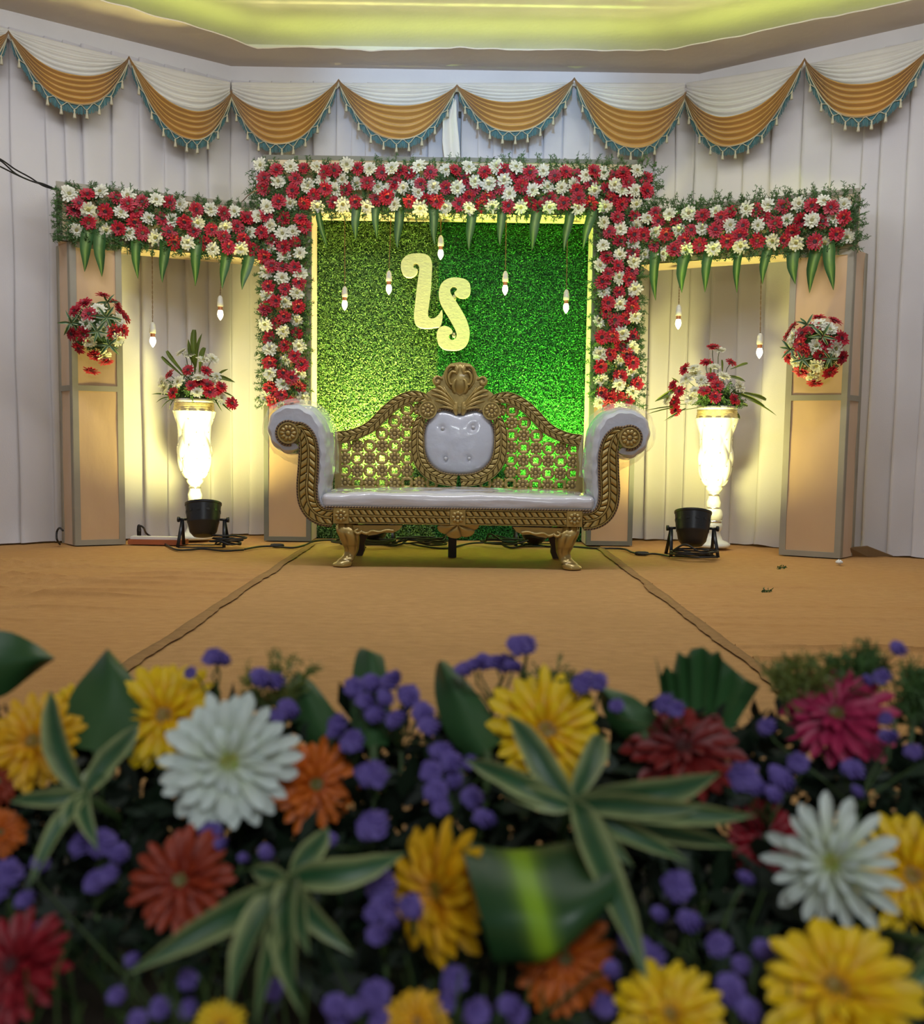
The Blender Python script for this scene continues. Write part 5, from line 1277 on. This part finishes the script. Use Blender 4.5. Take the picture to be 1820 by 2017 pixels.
def fg_gerbera(px_, py_, dpx, cn, tx, ty, label, dz=0.0, n1=21, n2=17, spin=0.0, cup=.0, wf=1.0):
    Y = DFG(py_) + dz; p = P(px_, py_, Y); tc = (CAM - p).normalized(); r_ = Vector((1, 0, 0)); u_ = Vector((0, .3, .95))
    d = (tc + r_ * tx + u_ * ty).normalized(); R = dpx / 2 / FPX * Y
    root = thing('gerbera_daisy', label, 'flower', p.to_tuple(), 'gerberas in the foreground flower bank')
    M = facing(p, d, spin, R); rn = random.Random(label)
    for ring, (n, sc, up, el) in enumerate(((n1, 1.0, 0, cup), (n2, .82, .04, cup - .16), (10, .5, .07, cup - .35))):
        for i in range(n):
            a = 2 * PI * (i + .5 * ring + rn.uniform(-.2, .2)) / n
            link('petal', rn.choice(PM[cn]), root, M @ Matrix.Translation((0, 0, up)) @ Matrix.Rotation(a, 4, 'Z') @ Matrix.Rotation(el + rn.uniform(-.14, .12), 4, 'Y') @ Matrix.Diagonal((sc * rn.uniform(.86, 1.05), sc ** .5 * rn.uniform(.85, 1.1) * 19 / n1 * wf, 1, 1)))
    link('flower_disc', DM[cn], root, M); stemto(p, d).obj('stem', 'stem', root)
    return root
fg_gerbera(450, 1500, 285, 'white', 0, .02, 'large white gerbera facing the camera, left of centre in the flower bank', -.02)
fg_gerbera(1640, 1702, 275, 'white', -.18, .05, 'white gerbera with gappy petals near the right edge, over a yellow one', -.02, 17, 9, .3, wf=.66)
fg_gerbera(325, 1412, 235, 'yellow', -.15, .25, 'yellow gerbera standing behind the large white one', .05)
fg_gerbera(68, 1462, 205, 'amber', -.35, .25, 'orange-yellow gerbera close to the left edge', .02)
fg_gerbera(148, 1392, 105, 'yellow', .2, .5, 'small yellow gerbera behind the left variegated leaves', .07)
fg_gerbera(1074, 1440, 255, 'yellow', .22, .18, 'yellow gerbera in the middle, a variegated leaf crossing its face', .03)
fg_gerbera(620, 1545, 195, 'orange', .35, .1, 'orange gerbera right of the large white one', .04)
fg_gerbera(1345, 1478, 255, 'red', .05, .85, 'deep red gerbera seen from the side below the big pleated leaf', .05)
fg_gerbera(1650, 1412, 235, 'magenta', -.1, .62, 'magenta gerbera at upper right in the flower bank', .04)
fg_gerbera(358, 1735, 215, 'orangered', -.25, .1, 'orange-red gerbera beneath the large white one', .02)
fg_gerbera(866, 1755, 285, 'amber', -.85, -.05, 'golden gerbera turned sideways left of the striped broad leaf', .0)
fg_gerbera(1112, 1885, 225, 'orange', .1, -.1, 'bright orange gerbera beneath the striped broad leaf', .02)
fg_gerbera(1648, 1952, 330, 'yellow', 0, .48, 'large yellow gerbera at the bottom right corner', -.02)
fg_gerbera(1322, 2005, 245, 'yellow', 0, .55, 'yellow gerbera cut by the bottom edge, right of centre', .0)
fg_gerbera(1795, 1725, 250, 'yellow', .15, .05, 'yellow gerbera half hidden behind the right white one', .04)
fg_gerbera(28, 1905, 235, 'darkred', -.45, .15, 'dark red gerbera at the bottom left corner', .0)
fg_gerbera(1508, 1655, 170, 'darkred', .2, .2, 'dark red gerbera between the variegated leaves and the right white gerbera', .06)
fg_gerbera(0, 1640, 105, 'orange', .1, .1, 'orange gerbera cut by the left edge, the lower one', .02)
fg_gerbera(-8, 1540, 105, 'orangered', .1, .2, 'orange-red gerbera cut by the left edge, the upper one', .03)
fg_gerbera(435, 2022, 110, 'yellow', 0, .3, 'yellow gerbera tip at the bottom edge, left', .0)
fg_gerbera(822, 2015, 140, 'amber', 0, .3, 'golden gerbera tip at the bottom edge, middle', .0)

# variegated leaf rosettes
def fleaf(root, x0, y0, x1, y1, w, mesh, lift=-.03, zh=None, dz=0.0, base_dz=0.0, name='leaf'):
    a = P(x0, y0, DFG(y0) + dz + base_dz); e = P(x1, y1, DFG(y1) + dz + lift); l = (e - a).length
    return put_leaf(root, a, e, zh or (rnd.uniform(-.3, .3), -1, .35), mesh, (w / FPX * DFG(y0)) / (.17 * l), name)
def vrosette(label, cx, cy, tips, dz=0.0):
    c = P(cx, cy, DFG(cy) + dz); root = thing('variegated_sprig', label, 'leaf sprig', c.to_tuple(), 'cream-edged leaf sprigs in the flower bank')
    for i, (x, y, w, v, lf) in enumerate(tips): fleaf(root, cx, cy, x, y, w, VAR[v], lf, dz=dz)
    base = Vector((c.x, c.y + .12, ZT0)); b = MB(); b.tube([c, c.lerp(base, .4) + Vector((0, .02, .02)), base], .004, 6); b.obj('stem', 'stem', root)
vrosette('big variegated sprig right of centre, arching over the striped broad leaf', 1130, 1585, [(998, 1408, 58, 0, -.03), (1205, 1395, 52, 2, .02), (905, 1492, 46, 1, .0), (985, 1560, 44, 1, .0), (1432, 1528, 58, 1, -.02), (1490, 1605, 50, 0, -.02), (1390, 1590, 46, 0, -.03), (1268, 1852, 60, 2, -.02), (1470, 1680, 42, 2, .01), (1350, 1690, 42, 2, 0), (1240, 1700, 40, 1, 0)], -.045)
vrosette('variegated sprig with long drooping leaves at lower left of centre', 572, 1735, [(795, 1688, 62, 1, -.02), (276, 1905, 62, 1, -.03), (452, 1985, 58, 0, -.02), (645, 1628, 50, 0, .0), (482, 1712, 40, 2, .0), (658, 1868, 46, 2, .0), (570, 1930, 48, 1, -.02), (600, 2005, 44, 0, -.01), (505, 2020, 40, 0, 0), (610, 1880, 40, 0, 0)], -.03)
vrosette('upright variegated sprig between the two left yellow gerberas', 166, 1565, [(98, 1362, 56, 0, -.01), (272, 1425, 48, 0, .01), (120, 1620, 34, 2, -.01), (172, 1650, 34, 2, -.01), (50, 1715, 34, 2, 0), (20, 1580, 34, 0, 0), (225, 1500, 50, 0, 0), (80, 1560, 30, 1, 0)], -.02)
vrosette('single variegated sprig cut by the right edge at the bottom', 1850, 1860, [(1775, 1965, 40, 1, 0), (1800, 1900, 40, 0, 0), (1840, 2000, 44, 0, 0)], -.03)
# striped broad leaf folded over
root = thing('broad_leaf', 'broad dark green leaf with a lime stripe folded over at the middle of the bank', 'leaf', P(1060, 1740, .63).to_tuple())
LE_ = [(945, 1700, .72), (905, 1655, .675), (922, 1715, .625), (948, 1805, .592), (972, 1890, .588), (985, 1902, .60)]
RE_ = [(1150, 1690, .74), (1182, 1640, .69), (1198, 1690, .64), (1210, 1730, .605), (1214, 1770, .595), (1200, 1790, .605)]
rows = []; cols = []
for i, (l_, r_) in enumerate(zip(spline(LE_, 26), spline(RE_, 26))):
    a_, c_ = P(*l_), P(*r_); row = []; cc = []
    for u in [k / 14 for k in range(15)]:
        v = 2 * u - 1; row.append(a_.lerp(c_, u) + Vector((0, -.020 * (1 - v * v) + .003 * math.sin(9 * u + i * .3), 0))); k = math.exp(-((u - .40) / .085) ** 2) * .95
        cc.append((.014 + .26 * k, .062 + .42 * k, .016))
    rows.append(row); cols.append(cc)
b = MB(); b.grid(rows, cols=cols); b.obj('leaf_blade', 'leafcol', root)
b = MB(); p = Vector(rows[0][7]); b.tube([p, p + Vector((0, .06, -.12)), Vector((p.x, p.y + .10, ZT0))], .004, 6); b.obj('stem', 'stem', root)
# plain broad leaves rising behind the flowers
def plain(label, pts, m='dark_leaf', dz=.02, n=14):
    """pts: (px,py,half width px) along the leaf's midrib from base to tip"""
    q = spline(pts, n); rows = []
    for i, (x, y, w) in enumerate(q):
        x2, y2, _ = q[min(i + 1, n - 1)]; x1, y1, _ = q[max(i - 1, 0)]; l = math.hypot(x2 - x1, y2 - y1); nx, ny = -(y2 - y1) / l, (x2 - x1) / l
        Y = DFG(y) + dz; rows.append([P(x + nx * w * u, y + ny * w * u, Y + .018 * abs(u) ** 1.5 + .004 * math.sin(3 * u + i * .4)) for u in (-1, -.6, -.2, 0, .2, .6, 1)])
    b = MB(); b.grid(rows); c = rows[0][3]; root = thing('broad_leaf', label, 'leaf', tuple(c)); b.obj('leaf_blade', m, root)
    b = MB(); b.tube([c, Vector((c.x, c.y + .03, (c.z + ZT0) / 2)), Vector((c.x, c.y + .05, ZT0))], .004, 6); b.obj('stem', 'stem', root)
plain('dark green leaf point coming in at the left edge', [(-110, 1330, 60), (-30, 1312, 68), (20, 1300, 58), (70, 1296, 28), (108, 1297, 1)])
plain('dark green pointed leaf behind the left yellow gerbera', [(190, 1480, 70), (205, 1400, 74), (212, 1345, 55), (212, 1305, 24), (212, 1278, 1)])
plain('blunt dark green leaf standing behind the purple statice, left of centre', [(735, 1470, 30), (730, 1400, 40), (728, 1330, 34), (728, 1292, 27), (730, 1282, 18)])
plain('slanting dark green leaf right of the big purple statice', [(960, 1480, 40), (920, 1420, 48), (890, 1360, 36), (874, 1320, 18), (868, 1302, 6)])
plain('dark green leaf behind the left purple statice heads', [(650, 1460, 40), (610, 1400, 40), (590, 1350, 26), (585, 1325, 4)], dz=.05)
plain('dark leaf edge under the purple statice beside the red gerbera', [(1270, 1440, 40), (1225, 1400, 36), (1195, 1370, 18), (1180, 1350, 2)], dz=.04)
# big pleated fan leaf
c = P(1392, 1460, DFG(1440) + .06); root = thing('fan_leaf', 'big pleated dark green fan leaf with a torn top above the red gerbera', 'leaf', c.to_tuple())
tips = [(1290, 1288), (1302, 1330), (1312, 1310), (1325, 1325), (1335, 1282), (1350, 1294), (1362, 1278), (1385, 1274), (1402, 1288), (1416, 1282), (1424, 1300), (1445, 1318), (1470, 1338), (1497, 1352)]
rows = []
for k in range(7):
    t = k / 6; rows.append([P(1318 + 8 * i, 1470, DFG(1440) + .06).lerp(P(x, y, DFG(y) + .06 + (.012 if i % 2 else -.003)), t) for i, (x, y) in enumerate(tips)])
b = MB(); b.grid(rows); b.obj('leaf_blade', 'dark_leaf', root, smooth=False)
b = MB(); b.tube([c, Vector((c.x, c.y + .05, ZT0))], .004, 6); b.obj('stem', 'stem', root)
# feathery fern tufts
def tuft(label, cx, cy, top, spread, n, m='fern'):
    c = P(cx, cy, DFG(cy) + .06); root = thing('fern_tuft', label, 'fern', c.to_tuple()); b = MB()
    for i in range(n):
        u = rnd.uniform(-1, 1); e = P(cx + u * spread, top + abs(u) * 40 + rnd.uniform(0, 30), DFG(cy) + .06 + rnd.uniform(-.03, .03)); sprig(b, c, e - c, (e - c).length, rnd, 16, .0011, .020)
    stuff(b.obj('fern_needles', m, root, smooth=False)); b = MB(); b.tube([c, Vector((c.x, c.y + .04, ZT0))], .003, 6); b.obj('stem', 'stem', root)
tuft('pale feathery fern tuft between the fan leaf and the magenta gerbera', 1575, 1400, 1268, 75, 22, 'olive_leaf')
tuft('spiky green fern tuft above the magenta gerbera', 1690, 1370, 1255, 62, 26)
tuft('thin pale fern tuft over the left purple statice', 545, 1420, 1270, 70, 9, 'olive_leaf')
tuft('small green fern tuft behind the middle yellow gerbera', 1085, 1400, 1290, 60, 12)
tuft('dark fern tuft at the right edge', 1800, 1420, 1290, 60, 20)

# purple statice
fl_ = []
for v in range(3):
    b = MB(); rn = random.Random(200 + v); rows = []; N = 20
    for k in range(9):
        e = -1.2 + 2.6 * k / 8; rows.append([])
        for i in range(N):
            r = .98 + (.26 if (i + k) % 2 else -.26) + rn.uniform(-.16, .16); a = 2 * PI * i / N
            rows[-1].append((math.cos(e) * math.cos(a) * r, math.cos(e) * math.sin(a) * r, .8 * math.sin(e) * (.9 + .25 * (r - .98)) + rn.uniform(-.1, .1)))
    b.grid(rows, closed_v=True); b.f.append(tuple(8 * N + i for i in range(N))); fl_.append(b.mesh('floret', 'statice', smooth=False))
ST = [('big purple statice sprig left of the slanting leaf', 790, 1480, "700,1355,45 735,1345,45 770,1340,50 805,1370,45 740,1405,45 780,1415,45 835,1405,50 845,1430,45 720,1380,40 760,1375,40"),
      ('purple statice beside the orange gerbera', 700, 1520, "665,1425,45 695,1460,50 660,1440,35"), ('lone purple statice head right of the orange gerbera', 735, 1570, "735,1525,60 712,1520,30 745,1535,35"),
      ('purple statice below the orange gerbera', 740, 1680, "735,1625,65 650,1655,30 725,1640,40"), ('tall purple statice left of the variegated sprig', 890, 1620, "870,1480,50 890,1500,45 850,1520,45 860,1560,50 895,1535,35 870,1590,40 925,1500,35"),
      ('two purple statice heads under the crossing leaf', 950, 1660, "930,1570,45 955,1612,50"), ('curved row of purple statice behind the middle yellow gerbera', 970, 1400, "915,1318,38 935,1308,38 955,1304,38 975,1303,38 995,1306,40 1012,1312,36"),
      ('highest purple statice head in the middle', 1030, 1360, "1020,1272,45 1038,1270,42 1030,1264,34"), ('purple statice right of the middle yellow gerbera', 1170, 1420, "1148,1345,45 1178,1342,40 1160,1335,34"),
      ('purple statice above the large white gerbera', 430, 1400, "422,1293,45 438,1297,38 375,1325,25"), ('purple statice right of the large white gerbera top', 560, 1450, "515,1335,45 540,1340,45 570,1398,50 548,1410,32"),
      ('purple statice on the fan leaf edge', 1310, 1450, "1310,1385,45 1332,1395,38 1215,1390,30"), ('purple statice pair right of the red gerbera', 1510, 1640, "1465,1530,60 1490,1550,45 1540,1535,60 1525,1565,40 1572,1502,42"),
      ('purple statice bits around the magenta gerbera', 1690, 1600, "1510,1430,40 1680,1515,45 1750,1450,40 1690,1560,30 1800,1480,35 1745,1415,30"), ('small lilac statice head at upper right', 1765, 1400, "1770,1278,36 1738,1332,36 1710,1340,26"),
      ('purple statice below the left variegated sprig', 190, 1800, "160,1660,55 200,1660,55 180,1650,40 190,1735,50 215,1720,40 235,1680,40"), ('purple statice along the left edge', 40, 1880, "15,1720,55 50,1770,40 70,1840,50 0,1755,40"),
      ('purple statice below the large white gerbera', 430, 1740, "415,1640,45 525,1680,35 480,1690,25 435,1660,30"), ('purple statice left of the sideways golden gerbera', 760, 1900, "750,1740,60 760,1780,60 745,1840,50 770,1815,40 738,1800,40"),
      ('purple statice head in front of the sideways golden gerbera', 812, 1840, "808,1785,46 818,1795,34"), ('scattered purple statice under the right variegated leaves', 1380, 1930, "1335,1745,60 1360,1815,55 1415,1860,50 1505,1870,45 1470,1730,35 1460,1900,40 1300,1800,35"),
      ('purple statice right of the bright orange gerbera', 1260, 1950, "1240,1850,45 1265,1865,45 1288,1885,50"), ('purple statice between the two bottom yellow gerberas', 1455, 2030, "1440,1950,60 1475,1990,55 1455,1975,40"),
      ('purple statice at the bottom edge below the golden gerbera', 850, 2040, "895,1930,55 880,1975,45 740,1960,60 660,1980,50 670,2005,50 750,2010,50 940,1995,55 700,1985,40"), ('purple statice at the bottom edge beside the bright orange gerbera', 1010, 2040, "1005,1980,50 1018,1998,45 1190,1980,45 1205,1910,40"),
      ('dim purple statice at the bottom left', 330, 2040, "315,1985,45 370,1985,40 260,1890,35 370,1930,40 80,1700,36 270,2010,40 540,1950,40 230,1960,36")]
for lab, bx, by, txt in ST:
    c = P(bx, by, DFG(by) + .05); root = thing('statice_sprig', lab, 'flower sprig', c.to_tuple(), 'purple statice in the flower bank'); b = MB()
    for w in txt.split():
        x, y, s = [float(k) for k in w.split(',')]; Y = DFG(y) + rnd.uniform(-.015, .015) + (-.05 if 'in front' in lab else 0); p = P(x, y, Y); d = Vector((rnd.gauss(0, .4), -.5 + rnd.gauss(0, .3), .8))
        link('floret', rnd.choice(fl_), root, facing(p, d, rnd.uniform(0, 6), s / 2.3 / FPX * Y)); dn = d.normalized()
        b.tube([p - dn * .003, p - dn * .02, c.lerp(p, .35), c], .0012, 4)
    b.tube([c, Vector((c.x, c.y + .02, ZT0))], .002, 5); stuff(b.obj('stems', 'stem', root))
# dense dark greens between and under the flowers
b = MB(); root = thing('filler_greens', 'dark green filler leaves packed under the foreground flowers', 'foliage', (0, .75, ZT0))
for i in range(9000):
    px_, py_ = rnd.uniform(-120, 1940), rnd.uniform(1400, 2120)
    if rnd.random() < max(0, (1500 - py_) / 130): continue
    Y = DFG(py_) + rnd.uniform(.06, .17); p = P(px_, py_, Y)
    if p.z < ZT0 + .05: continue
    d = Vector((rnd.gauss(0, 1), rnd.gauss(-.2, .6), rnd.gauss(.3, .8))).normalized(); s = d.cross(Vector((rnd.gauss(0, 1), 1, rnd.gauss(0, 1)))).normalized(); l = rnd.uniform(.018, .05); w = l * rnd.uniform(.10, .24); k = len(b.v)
    for v in (p, p + d * l * .5 + s * w, p + d * l, p + d * l * .5 - s * w): b.vert(v)
    b.f.append((k, k + 1, k + 2, k + 3))
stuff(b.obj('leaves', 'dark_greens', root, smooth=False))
b = MB()
for i in range(900):
    x, y = rnd.uniform(-.9, .9), rnd.uniform(.5, .98); p = Vector((x, y, ZT0)); d = Vector((rnd.gauss(0, .3), rnd.gauss(-.15, .2), 1)); e = p + d.normalized() * rnd.uniform(.06, .13)
    dd = ray(910, 1000); k = len(b.v); s = Vector((.0015, 0, 0))
    for v in (p - s, p + s, e + s * .5, e - s * .5): b.vert(v)
    b.f.append((k, k + 1, k + 2, k + 3))
stuff(b.obj('stalks', 'stem', root, smooth=False))
